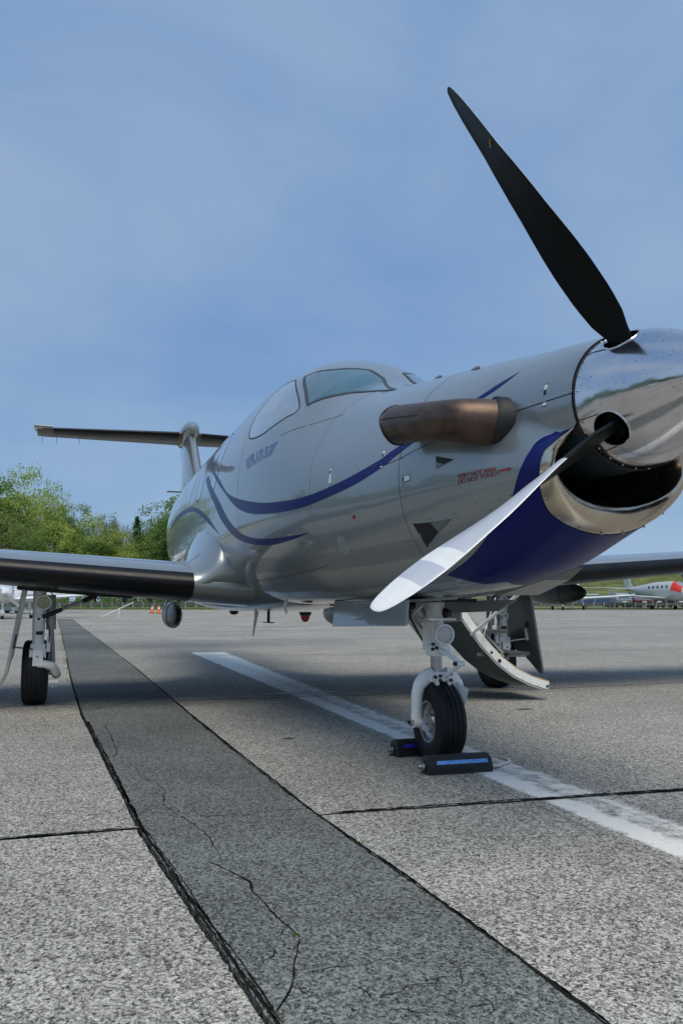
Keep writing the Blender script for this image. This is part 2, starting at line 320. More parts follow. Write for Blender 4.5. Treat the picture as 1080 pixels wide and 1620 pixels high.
_gx = np.concatenate([np.arange(-.47, -1.2, -.008), np.arange(-1.2, -4.6, -.02), np.arange(-4.6, -14.25, -.08), [-14.3]])
_gp = np.linspace(-math.pi, math.pi, 481); _GT = np.stack([FR(_gp, x) for x in _gx]); _gxn = -_gx
def FI(phi, X):
    phi = (phi+math.pi) % (2*math.pi)-math.pi; u = (phi+math.pi)/(2*math.pi)*480; j = min(int(u), 479); v = u-j
    i = int(np.clip(np.searchsorted(_gxn, -X)-1, 0, len(_gx)-2)); w_ = (-X-_gxn[i])/(_gxn[i+1]-_gxn[i]); g = _GT
    return float((g[i, j]*(1-v)+g[i, j+1]*v)*(1-w_)+(g[i+1, j]*(1-v)+g[i+1, j+1]*v)*w_)
def FP(X, phi): r = FI(phi, X); return np.array([X, r*math.sin(phi), AZ+r*math.cos(phi)])
def SF(X, phi, off=.002):
    p = FP(X, phi); a = FP(X, phi+.02)-FP(X, phi-.02); b = FP(X+.015, phi)-FP(X-.015, phi)
    n = np.cross(b, a); n /= np.linalg.norm(n)+1e-9
    if n[1]*math.sin(phi)+n[2]*math.cos(phi) < 0: n = -n
    return p+n*off
def resamp(pl, n, lin=False):
    q = [np.array(p, float) for p in pl]; sc = np.array([1., .6])
    if lin:
        out = np.array(q); d = np.concatenate([[0], np.cumsum(np.linalg.norm(np.diff(out*sc, axis=0), axis=1))]); u = np.linspace(0, d[-1], n)
        return np.stack([np.interp(u, d, out[:, 0]), np.interp(u, d, out[:, 1])], 1)
    # catmull-rom through the points, then even spacing
    out = []
    for i in range(len(q)-1):
        p0 = q[max(i-1, 0)]; p1 = q[i]; p2 = q[i+1]; p3 = q[min(i+2, len(q)-1)]
        for k in range(12):
            t = k/12; out.append(.5*((2*p1)+(-p0+p2)*t+(2*p0-5*p1+4*p2-p3)*t*t+(-p0+3*p1-3*p2+p3)*t**3))
    out.append(q[-1]); out = np.array(out)
    d = np.concatenate([[0], np.cumsum(np.linalg.norm(np.diff(out*sc, axis=0), axis=1))]); u = np.linspace(0, d[-1], n)
    return np.stack([np.interp(u, d, out[:, 0]), np.interp(u, d, out[:, 1])], 1)
def band(name, top, bot, m, parent, n=60, k=8, off=.005, mirror=False):
    a = resamp(top, n); b = resamp(bot, n); mb = MB()
    rings = [[SF(*(a[i]*(1-j/k)+b[i]*(j/k)), off) for j in range(k+1)] for i in range(n)]
    mb.loft(rings, False); o = obj(name, mb, m, parent, angle=80)
    if mirror:
        mb2 = MB(); mb2.loft([[(p[0], -p[1], p[2]) for p in r] for r in rings], False); obj(name, mb2, m, parent, angle=80)
    return o
def seam(pl, wd, m, parent, name='panel_seam', off=.0015, n=50, closed=False, lin=False):
    if closed: pl = list(pl)+[pl[0]]
    q = resamp(pl, n, lin); P3 = [SF(x, p, off) for x, p in q]; mb = MB(); rings = []
    for i, p in enumerate(P3):
        t = P3[min(i+1, n-1)]-P3[max(i-1, 0)]
        if closed and i in (0, n-1): t = P3[1]-P3[n-2]
        nn = SF(*q[i], off+.01)-p; a = np.cross(t, nn); a /= np.linalg.norm(a)+1e-9
        rings.append([p-a*wd/2, p+nn*.04, p+a*wd/2])
    mb.loft(rings, False); return obj(name, mb, m, parent)
def patch(name, pl, m, parent, off=.004, n=64, rings=8, lin=False, edge=0.):
    q = resamp(list(pl)+[pl[0]], n+1, lin)[:-1]; c = q.mean(0); mb = MB(); rr = []
    for k in range(rings+1):
        t = max(k/rings, .01); rr.append([SF(*(c+(p-c)*t), off if k < rings else off-edge) for p in q])
    mb.loft(rr[::-1], True); mb.f.append(tuple(range(len(mb.v)-n, len(mb.v)))); mb.mi.append(0)
    return obj(name, mb, m, parent, angle=80)

# ---- fuselage skin: every ring starts at the spinner gap above, behind the intake lip below
NP = 120; phis = np.linspace(0, 2*math.pi, NP, endpoint=False); sphi = (phis+math.pi) % (2*math.pi)-math.pi; ab = np.abs(sphi)
PC = 1.98
def sst(a, b, x): t = np.clip((x-a)/(b-a), 0, 1); return t*t*(3-2*t)
def xstart(p): return -.52-.10*sst(PC-.04, PC+.12, p)-.10*sst(PC+.05, 2.7, p)
ts = np.concatenate([np.linspace(0, 1, 60)**1.25*.30, .30+np.linspace(0, 1, 70)[1:]*.70]); XE = -14.2
mb = MB(); xs0 = xstart(ab)
grid = np.zeros((len(ts), NP, 3))
for i, t in enumerate(ts):
    X = xs0+(XE-xs0)*t
    if i < 40:
        r = np.array([FI(p, x) for p, x in zip(sphi, X)])
    else:
        X[:] = X.mean() if i > 80 else X
        r = FR(sphi, X[0]) if i > 80 else np.array([FI(p, x) for p, x in zip(sphi, X)])
    grid[i, :, 0] = X; grid[i, :, 1] = r*np.sin(sphi); grid[i, :, 2] = AZ+r*np.cos(sphi)
mb.loft([list(map(tuple, g)) for g in grid], True, False); mb.f.append(tuple(range(len(mb.v)-NP, len(mb.v)))); mb.mi.append(0)
fus = obj('fuselage', mb, M['silver'], plane, angle=50)

from mathutils.bvhtree import BVHTree
_bvh = BVHTree.FromPolygons([Vector(v) for v in mb.v], mb.f)
def SF(X, phi, off=.002):       # markings lie on the skin mesh itself
    p = FP(X, phi); loc, nor, idx, dist = _bvh.find_nearest(Vector(p))
    if loc is None: return p
    r_ = Vector((0, math.sin(phi), math.cos(phi)))
    if nor.dot(r_) < 0: nor = -nor
    return np.array(loc+nor*(off*.35))
# ---- intake lip (polished), duct and the dark disc behind the spinner
low = [i for i in range(NP) if ab[i] >= PC-.02]; low = sorted(low, key=lambda i: phis[i])
def duct_r(p, ww, zb, zc=1.42, ztt=1.58):
    s, c = math.sin(p), math.cos(p); best = 0
    for r in np.linspace(0, .6, 301):
        y = r*s; z = AZ+r*c; q = (y/ww)**2+(((z-zc)/((ztt-zc) if z > zc else (zc-zb))))**2
        if q < 1: best = r
    return best
mb = MB(); rl = []; rd = []; rr2 = []
for i in low:
    p = phis[i]; a = ab[i]; k = float(sst(PC-.02, PC+.55, a))
    S = grid[0, i]*1.0; S = S+np.array([0, math.sin(p), math.cos(p)])*.0025+np.array([-.012, 0, 0])
    S0 = grid[0, i]
    xl = -.60-.045*float(sst(2.2, 3.0, a)); xl = -.535+(xl+.535)*float(sst(PC-.02, PC+.15, a))
    rL = max(duct_r(p, .292, 1.262), .262); rT = max(duct_r(p, .262, 1.292), .260)
    Lp = np.array([xl, rL*math.sin(p), AZ+rL*math.cos(p)])
    xT = min(xl-.10, -.62); T = np.array([xT, rT*math.sin(p), AZ+rT*math.cos(p)])
    rS = math.hypot(S[1], S[2]-AZ); C1 = np.array([xl+.01, rS*.985*math.sin(p), AZ+rS*.985*math.cos(p)])
    C2 = np.array([xl+.018, (rL*.98)*math.sin(p), AZ+rL*.98*math.cos(p)])
    col = []
    for t in np.linspace(0, 1, 8): col.append((1-t)**2*S+2*t*(1-t)*C1+t*t*Lp)
    for t in np.linspace(0, 1, 5)[1:]: col.append((1-t)**2*Lp+2*t*(1-t)*(C2*.3+Lp*.7+np.array([.0, 0, 0]))+t*t*T)
    rl.append(col)
    dd = [T]
    for q, sh in ((-.75, .97), (-.95, .9), (-1.25, .8), (-1.5, .6)):
        if q < xT-.03: dd.append(np.array([q, rT*sh*math.sin(p), AZ-.0+rT*sh*math.cos(p)]))
        else: dd.append(T+np.array([-.002, 0, 0]))
    rd.append(dd)
    rr2.append([np.array([q, .259*math.sin(p), AZ+.259*math.cos(p)]) for q in (-.53, -.7, -1.0, -1.5)])
mb.loft(rl, False); obj('intake_lip', mb, M['lip'], plane, angle=60)
mb = MB(); mb.loft(rd, False); mb.loft(rr2, False)
bk = [(-1.45, .45*math.sin(t), 1.45+.45*math.cos(t)) for t in np.linspace(0, 2*math.pi, 24, endpoint=False)]
mb.add(bk, [tuple(range(24))]); obj('intake_duct', mb, M['duct'], plane)
mb = MB(); mb.lathe([(-.535, .262), (-.535, .16), (-.48, .16), (-.48, .10), (-.30, .09), (-.28, .001)], (0, 0, AZ), 'X', 40); obj('propeller_hub', mb, M['dark'], plane)
# lip screws
mb = MB()
for i in low[3:-3:4]:
    j = low.index(i); p = rl[j][1]; mb.ell((p[0]+.004, p[1]*1.004, AZ+(p[2]-AZ)*1.004), (.006, .006, .006), 8, 5)
tag(obj('lip_screw', mb, M['steel'], plane), None, None, None, 'stuff')

# ---- spinner with four blade openings
TH = [R(t) for t in (36.1, 126.0, 216.0, 306.0)]
def er(th): return np.array([0, -math.sin(th), math.cos(th)])
def et(th): return np.array([0, -math.cos(th), -math.sin(th)])
HX = -.385
prof = [(-.5165, .2605), (-.46, .2600), (-.40, .250), (-.33, .233), (-.25, .203), (-.17, .164), (-.09, .115), (-.03, .070), (.01, .036), (.03, .012), (.035, .001)]
mbs = MB(); mbs.lathe(prof, (0, 0, AZ), 'X', 96)
sp = obj('spinner', mbs, M['chrome'], plane, angle=60)
so = sp.modifiers.new('s', 'SOLIDIFY'); so.thickness = .006; so.offset = -1
cut = MB()
for th in TH:
    u = er(th); p0 = np.array([HX, 0, AZ])+u*.13; p1 = np.array([HX, 0, AZ])+u*.40
    cut.tube([p0, p1], [.066, .066], 40)
co = obj('cutter', cut, M['dark']); bo = sp.modifiers.new('b', 'BOOLEAN'); bo.object = co; bo.operation = 'DIFFERENCE'; bo.solver = 'EXACT'
dg = bpy.context.evaluated_depsgraph_get(); me2 = bpy.data.meshes.new_from_object(sp.evaluated_get(dg)); sp.modifiers.clear(); sp.data = me2
bmx = bmesh.new(); bmx.from_mesh(me2)
for f in bmx.faces: f.smooth = True
for ed in bmx.edges:
    if len(ed.link_faces) == 2: ed.smooth = ed.calc_face_angle(0) < R(28)
bmx.to_mesh(me2); bmx.free()
bpy.data.objects.remove(co)
# rim beads round the openings, aft plate seams, screws
for th in TH:
    u = er(th); v = et(th); ring = []
    def onsp(dx, dt):
        x = HX+dx; rr = np.interp(x, [a for a, b in prof], [b for a, b in prof]); t = dt/max(rr, .05)
        return np.array([x, 0, AZ])+(u*math.cos(t)+v*math.sin(t))*rr
    mb = MB(); pts = [onsp(.069*math.cos(a), .069*math.sin(a)) for a in np.linspace(0, 2*math.pi, 40)]
    mb.tube(pts, .0045, 8, False); obj('blade_opening_rim', mb, M['chrome'], sp)
    for sg in (1, -1): mb = MB(); mb.tube([onsp(x, sg*(.069+.1*abs(min(0, x))*.3)) for x in np.linspace(0, -.122, 8)], .0022, 6); obj('cover_plate_seam', mb, M['seam'], sp)
    mb = MB(); mb.tube([np.array([HX-.02, 0, AZ])+u*.05, np.array([HX-.02, 0, AZ])+u*.215], [.055, .05], 20); mb.tube([np.array([HX-.06, 0, AZ])+u*.15+v*.04, np.array([HX-.06, 0, AZ])+u*.215+v*.045], [.022, .02], 12)
    obj('blade_clamp', mb, M['bladeblack'], plane)
mb = MB()
for k in range(28):
    a = 2*math.pi*k/28+.06; mb.ell((-.493, .2595*math.sin(a), AZ+.2595*math.cos(a)), (.0052, .0052, .0052), 8, 5)
obj('spinner_screw', mb, M['steel'], sp); bpy.data.objects['spinner_screw']['kind'] = 'stuff'
mb = MB(); mb.lathe([(-.512, .258), (-.530, .258), (-.530, .2635), (-.5165, .2635), (-.5165, .258)], (0, 0, AZ), 'X', 96); obj('spinner_gap_ring', mb, M['seam'], plane)

# insect and dirt specks on spinner and chin
mb = MB(); rgs = random.Random(4)
for _ in range(330):
    x = rgs.uniform(-.50, -.06); t = rgs.uniform(0, 6.283); rr = float(np.interp(-x, [-a for a, b in prof[::-1]][::-1], [b for a, b in prof[::-1]][::-1])) if False else float(np.interp(x, [a for a, b in prof], [b for a, b in prof])); s_ = rgs.uniform(.0006, .0019)
    if min(abs((t-q+math.pi) % (2*math.pi)-math.pi) for q in TH) < .33 and abs(x-HX) < .09: continue
    c_ = (x, -math.sin(t)*rr, AZ+math.cos(t)*rr); mb.ell(c_, (s_*1.4, s_, s_), 6, 3)
for _ in range(260):
    x = rgs.uniform(-.75, -1.7); p = rgs.choice((-1, 1))*rgs.uniform(2.25, 3.14); q = SF(x, p, .009); s_ = rgs.uniform(.0008, .0024); mb.ell(tuple(q), (s_*1.6, s_, s_), 6, 3)
tag(obj('dirt_specks', mb, M['exh_in'], plane), None, None, None, 'stuff')
# ---- propeller blades (feathered)
rs = np.array([.13,.20,.27,.33,.42,.55,.64,.72,.80,.88,1.0,1.07,1.15,1.22,1.28,1.31,1.33,1.336])
ch = np.array([.062,.068,.095,.13,.152,.165,.170,.173,.174,.174,.171,.165,.154,.136,.108,.085,.055,.018])
tk = np.array([.052,.048,.043,.039,.035,.032,.032,.027,.023,.020,.016,.014,.012,.010,.008,.007,.006,.004])
dl = np.array([30,30,30,29,25,18,11,4,-2,-6,-13,-17,-19,-20,-21,-22,-22,-22.])
RN = np.concatenate([np.linspace(.13, .40, 16), np.linspace(.44, 1.30, 44), [1.312, 1.322, 1.330, 1.336]])
def blade(th):
    mb = MB(); NA = 28; u = er(th); v = et(th); rings = []
    for r in RN:
        c = np.interp(r, rs, ch); t = np.interp(r, rs, tk); d = R(np.interp(r, rs, dl))
        ld = np.array([math.cos(d), 0, 0])-v*math.sin(d); nd = -v*math.cos(d)-np.array([1, 0, 0])*math.sin(d)   # leading edge direction, camber normal
        q = []; f = min(1, max(0, (r-.2)/.16)); off = 0
        for k in range(NA):
            a = 2*math.pi*k/NA; xx = math.cos(a); yy = math.sin(a)
            rx = xx*c/2; ry = yy*t/2*(1 if f < .01 else (1-f)+f*(1-.35*(-xx) if xx < 0 else 1.0)*(1.0 if yy > 0 else .55))
            if xx < 0: ry *= (1-f*.55*abs(xx))
            q.append(np.array([HX-.075*max(0, r-.2)/1.13, 0, AZ])+u*r+ld*(rx+off)+nd*(ry+f*c*.035*(1-xx*xx)))
        rings.append(q)
    n0 = len(mb.f); mb.loft(rings, True, False)
    for i in range(len(rings)-1):
        r = (RN[i]+RN[i+1])/2
        for j in range(NA):
            yy = math.sin(2*math.pi*(j+.5)/NA)
            mi = 0
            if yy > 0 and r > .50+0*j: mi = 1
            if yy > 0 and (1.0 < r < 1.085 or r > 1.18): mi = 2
            mb.mi[n0+i*NA+j] = mi
    mb.f.append(tuple(range(len(mb.v)-NA, len(mb.v)))); mb.mi.append(0)
    return obj('propeller_blade', mb, [M['bladeblack'], M['bladegrey'], M['bladewhite']], plane, angle=50)
blades = [blade(t) for t in TH]
# small yellow nick mark on the raised blade
u = er(TH[0]); v = et(TH[0]); mb = MB(); b0 = np.array([HX, 0, AZ])+u*1.085+v*.012
mb.bar(b0+np.array([-.035, 0, 0])-u*.012, b0+np.array([-.012, 0, 0])+u*.012, .003, .004); obj('yellow_mark', mb, M['yellow'], blades[0])

def cr3(P0, tt):
    out = []
    for u in tt:
        i = min(int(u), len(P0)-2); f_ = u-i; p0, p1, p2, p3 = P0[max(i-1, 0)], P0[i], P0[i+1], P0[min(i+2, len(P0)-1)]
        out.append(.5*((2*p1)+(-p0+p2)*f_+(2*p0-5*p1+4*p2-p3)*f_*f_+(-p0+3*p1-3*p2+p3)*f_**3))
    return np.array(out)
# ---- exhaust stubs
for sg in (-1, 1):
    pts = [(-.955, sg*.30, 1.640), (-.975, sg*.40, 1.645), (-1.01, sg*.470, 1.653), (-1.08, sg*.515, 1.665), (-1.18, sg*.543, 1.681), (-1.30, sg*.557, 1.699), (-1.40, sg*.565, 1.714), (-1.48, sg*.57, 1.724)]
    rad = [.100, .098, .094, .089, .087, .088, .090, .091]
    tq = np.linspace(0, len(pts)-1, 40); P4 = cr3(np.array([(*p, r_) for p, r_ in zip(pts, rad)]), tq)
    mb = MB(); mb.tube([p[:3] for p in P4], [p[3] for p in P4], 40, False); ro = obj('exhaust_stack', mb, M['exh'], plane, angle=60)
    mb = MB(); mb.tube([p[:3] for p in P4[12:]], [p[3]*.96 for p in P4[12:]], 28, False); obj('exhaust_liner', mb, M['exh_in'], ro)
    mb = MB(); mb.tube([p[:3]+np.array([.0, sg*p[3]*.995, .02]) for p in P4[20:-1]], .0025, 6); obj('weld_seam', mb, M['exh_in'], ro)
    # near-black ring painting the shaded gap where the stack leaves the cowling
    mb = MB(); mb.tube([(-.960, sg*.29, 1.638), (-.963, sg*.352, 1.640), (-.965, sg*.360, 1.641)], [.116, .115, .102], 32, False); obj('exhaust_gap_ring', mb, M['dark'], plane)
    # end ring, slightly flared and torn-edged
    a = [];
    for k in range(33):
        t = 2*math.pi*k/32; a.append((-1.48-.012*math.sin(3*t), sg*.57+.092*math.cos(t), 1.724+.092*math.sin(t)))
    mb = MB(); mb.tube(a, .004, 6, False); obj('exhaust_end_ring', mb, M['exh_in'], ro)
# ---- swooshes and seams
def sub(name, f, *a, **k): return f(name, *a, **k)
band('blue_stripe', D['A'][0], D['A'][1], M['navy'], fus, n=90, mirror=True)
band('blue_stripe', D['A2'][0], D['A2'][1], M['navy'], fus, n=30, mirror=True)
band('blue_stripe', D['B'][0], D['B'][1], M['navy'], fus, n=80, mirror=True)
band('blue_stripe', D['C'][0], D['C'][1], M['navy'], fus, n=60, mirror=True)
# navy chin: symmetrical, from the lip round the belly
cq = resamp(D['chin'], 50); bq = resamp([D['chin'][-1], (-1.511, -2.8187), (-1.45, -2.93), (-1.34, -3.0), (-1.36, -3.08), (-1.36, -math.pi)], 40)
mb = MB(); rows = []
edge = [tuple(p) for p in cq]+[tuple(p) for p in bq[1:]]
xa = [p[0] for p in edge]
for (x, p) in edge:      # each edge point fans to the lip along constant angle
    x1 = float(xstart(abs(p)))-.004; rows.append([SF(x1+(x-x1)*k/14, p, .009) for k in range(15)])
mb.loft(rows, False); mb.loft([[(q[0], -q[1], q[2]) for q in r] for r in rows], False); obj('navy_chin_panel', mb, M['navy'], fus, angle=80)
for X in (-1.605, -2.59, -4.03):
    seam([(X, p) for p in np.linspace(-2.75, -.25, 14)], .004, M['softseam'] if X < -2 else M['seam'], fus, n=70)
    seam([(X, p) for p in np.linspace(2.75, .25, 14)], .004, M['softseam'], fus, n=70)
seam([(X, -2.35) for X in (-4.5, -4, -3, -2.65)], .004, M['seam'], fus)
for k in ('s1', 's2', 's3'):
    seam(D['lines'][k], .005, M['seam'], fus, n=30); seam([(x, -p) for x, p in D['lines'][k]], .005, M['seam'], fus, n=30)
seam([(-1.6, -1.70), (-1.3, -1.62), (-1.1, -1.56)], .004, M['seam'], fus, n=20)
# cockpit glass
for k, mir in (('ws_r', 1), ('ws_l', 0)):
    pl = D['ws_r'] if k == 'ws_r' else [(x, -p) for x, p in D['ws_r']]
    o = patch('windshield_pane', pl, M['glass'], plane, off=.008, n=100, edge=.006, lin=True); seam(pl, .022, M['gasket'], o, 'pane_gasket', .010, 130, True, True)
pw = D['sidewin']; o = patch('cockpit_side_window', pw, M['shade'], plane, off=.005, edge=.004); seam(pw, .012, M['seam'], o, 'window_gasket', .004, 110, True)
pw = [(x, -p) for x, p in pw]; o = patch('cockpit_side_window', pw, M['shade'], plane, off=.005, edge=.004); seam(pw, .012, M['seam'], o, 'window_gasket', .004, 110, True)
# cabin windows along the receding side
for i, X in enumerate((-5.15, -6.02, -6.9, -7.78, -8.65)):
    for sg in (-1, 1):
        pl = []
        for t in np.linspace(0, 2*math.pi, 20, endpoint=False):
            ct, st = math.cos(t), math.sin(t); pl.append((X+.19*np.sign(ct)*abs(ct)**.7, sg*(1.03+.29*np.sign(st)*abs(st)**.7)))
        o = patch('cabin_window', pl, M['shade'], plane, off=.004, n=40, rings=4, edge=.003); seam(pl, .012, M['seam'], o, 'window_gasket', .004, 60, True)
# overwing exit outline
ex = [(-5.55, -.62), (-5.55, -1.45), (-6.45, -1.45), (-6.45, -.62)]
# fasteners along the panel edges
mb = MB()
for sg in (-1, 1):
    for X0 in (-1.585, -1.625, -2.57):
        for p in np.arange(.5, 2.7, .085 if X0 > -2 else .07):
            q = SF(X0, p*sg, .001); mb.ell(tuple(q), (.0028, .0028, .0028), 6, 3)
    for k in ('s2', 's3'):
        for x, p in resamp(D['lines'][k], 16 if k == 's2' else 8):
            q = SF(x, sg*(p+.035), .001); mb.ell(tuple(q), (.0028, .0028, .0028), 6, 3)
    for X in np.arange(-2.7, -4.4, -.09): q = SF(X, sg*2.32, .001); mb.ell(tuple(q), (.0028, .0028, .0028), 6, 3)
tag(obj('skin_fasteners', mb, M['gearmetal'], fus), None, None, None, 'stuff')
# ---- little fittings
def plate_on(name, c, lx, lp, m, parent, off=.004, h=.004):
    X, p = c; r = FI(p, X); dp = lp/2/r; mb = MB()
    q = [(X-lx/2, p-dp), (X+lx/2, p-dp), (X+lx/2, p+dp), (X-lx/2, p+dp)]
    a = [SF(x, y, -.002) for x, y in q]; b = [SF(x, y, off+h) for x, y in q]; mb.add(a+b, [(4, 5, 6, 7), (0, 1, 5, 4), (1, 2, 6, 5), (2, 3, 7, 6), (3, 0, 4, 7)])
    return obj(name, mb, m, parent, False)
for j, (X, p) in enumerate(D['lat']):
    for sg in (1, -1):
        if j == 2: lx, lp = .06, .024
        else: lx, lp = .018, .085
        o = plate_on('cowl_latch', (X, p*sg), lx+.008, lp+.008, M['seam'], fus, .001, .001)
        plate_on('latch_lever', (X, p*sg), lx, lp, M['white'], o, .002, .004)
        if j == 2: plate_on('latch_end', (X-.022, p*sg), .012, .02, M['dark'], o, .003, .005)
        else: plate_on('latch_end', (X, (p+.035)*sg), .012, .018, M['dark'], o, .003, .005)
def tri(name, pts, m, parent, off=.004):
    c = np.mean(pts, axis=0); mb = MB(); k = 6; vs = [[SF(*(np.array(c)+(np.array(p)-c)*t), off) for p in pts] for t in (.02, .35, .7, 1.)]
    mb.loft(vs[::-1], True); return obj(name, mb, m, parent)
def recess(name, pts, depth, parent):        # flat triangles on the skin, scoop shade put into their colour; raised rim
    o = tri(name, pts, M['dark'], parent, .010)
    q = [np.array(p) for p in pts]; rim = []
    for i in range(3):
        for t in np.linspace(0, 1, 8)[:-1]: rim.append(SF(*(q[i]+(q[(i+1) % 3]-q[i])*t), .004))
    rim.append(rim[0]); mb = MB(); mb.tube(rim, .0018, 6, False); obj('scoop_rim', mb, M['silver'], o)
    back = SF(*(q[0]*.5+q[2]*.5), .002)
    a, b, c = SF(*(q[0]), .004), SF(*(q[1]), .004), SF(*(q[2]), .004)
    qa = q[0]*.52+q[1]*.48; qc = q[2]*.45+q[1]*.55; qb = q[1]*.97+q[0]*.02+q[2]*.01
    tri('scoop_ramp', [qa, qb, qc], M['door_green'], o, .014)
    return o
for sg in (1, -1):
    recess('cooling_scoop', [(x, p*sg) for x, p in D['scoop']], .03, fus)
    recess('small_scoop', [(x, p*sg) for x, p in D['scoop2']], .02, fus)
    # round inspection plate
    c = D['plate'][0]; r0 = FI(c[1], c[0]); pl = [(c[0]+.052*math.cos(t), (c[1]+.052/r0*math.sin(t))*sg) for t in np.linspace(0, 2*math.pi, 16, endpoint=False)]
    o = patch('inspection_plate', pl, M['silver_dull'], fus, off=.003, n=32, rings=3); seam(pl, .005, M['lens'], o, 'plate_rim', .004, 40, True)
    plate_on('access_panel', (-3.75, -2.47*sg), .20, .12, M['silver_dull'], fus, .0015, .0)
    plate_on('panel_slot', (-3.35, -2.50*sg), .01, .10, M['seam'], fus, .002, .0)
    for X in (-3.05, -3.5, -3.9, -4.2): plate_on('drain_hole', (X, -2.62*sg), .018, .016, M['seam'], fus, .0015, .0)
    # flush fuel vent bump behind the exhaust
    c = D['bump'][0]; q = SF(c[0]-.05, c[1]*sg, -.012)
c = D['reddot'][0]; plate_on('red_placard', c, .035, .02, M['redtxt'], fus, .0015, 0)
for X, p in ((-1.95, -.30), (-1.45, -.45)):
    mb = MB(); a = SF(X, p, 0); mb.ell((a[0], a[1], a[2]), (.05, .012, .012), 12, 8); obj('vent_bump', mb, M['silver'], fus)
# ---- lettering, mapped onto the skin
def text_on(name, s, quad, m, parent, off=.0045, bold=0., shear=0., res=3, xs=1., gap=1.):
    cu = bpy.data.curves.new(name, 'FONT'); cu.body = s; cu.offset = bold; cu.shear = shear; cu.resolution_u = res; cu.space_line = .8; cu.space_character = gap; cu.align_x = 'CENTER' if '\n' in s and False else 'LEFT'
    to = bpy.data.objects.new(name, cu); COL.objects.link(to); dg = bpy.context.evaluated_depsgraph_get()
    me = bpy.data.meshes.new_from_object(to.evaluated_get(dg)); bpy.data.objects.remove(to)
    co = np.array([v.co[:] for v in me.vertices]); lo = co.min(0); hi = co.max(0); uv = (co-lo)/(hi-lo+1e-9)
    tl, tr, bl, br = [np.array(q) for q in quad]
    for i, vtx in enumerate(me.vertices):
        a, b = uv[i, 0], uv[i, 1]; q = (tl*(1-a)+tr*a)*b+(bl*(1-a)+br*a)*(1-b); vtx.co = SF(q[0], q[1], off)
    me.materials.clear(); me.materials.append(m); me.name = name
    for pz in me.polygons: pz.use_smooth = True
    return link(name, me, parent)
def quad_on(name, quad, m, parent, off=.0045):
    tl, tr, bl, br = [np.array(q) for q in quad]; mb = MB()
    mb.loft([[SF(*((tl*(1-a)+tr*a)*(1-b)+(bl*(1-a)+br*a)*b), off) for a in np.linspace(0, 1, 5)] for b in np.linspace(0, 1, 4)], False); return obj(name, mb, m, parent)
text_on('warning_lettering', 'VERY HOT AREA\nDO NOT TOUCH', D['txt'], M['redtxt'], fus, bold=.012)
a0, a1 = [np.array(q) for q in D['arrow']]
for q in (([a0+[0, .0075], a1*.72+a0*.28+[0, .0075], a0-[0, .0075], a1*.72+a0*.28-[0, .0075]]),): quad_on('warning_arrow', q, M['redtxt'], fus)
hd = a1*.70+a0*.30; tri('arrow_head', [hd+[0, .018], hd-[0, .018], a1], M['redtxt'], fus, .0045)
text_on('side_lettering', 'PILATUS', D['logo'], M['logo'], fus, bold=.035, gap=.95)
for key in ('lb', 'rb'):
    tl, tr, bl, br = [np.array(q) for q in D[key]]
    for v0, v1 in ((0, .26), (.37, .63), (.74, 1.)):
        f = lambda a, v: (tl*(1-a)+tr*a)*(1-v)+(bl*(1-a)+br*a)*v
        quad_on('lettering_wing_bar', [f(0, v0), f(1, v0), f(0, v1), f(1, v1)], M['logo'], fus)

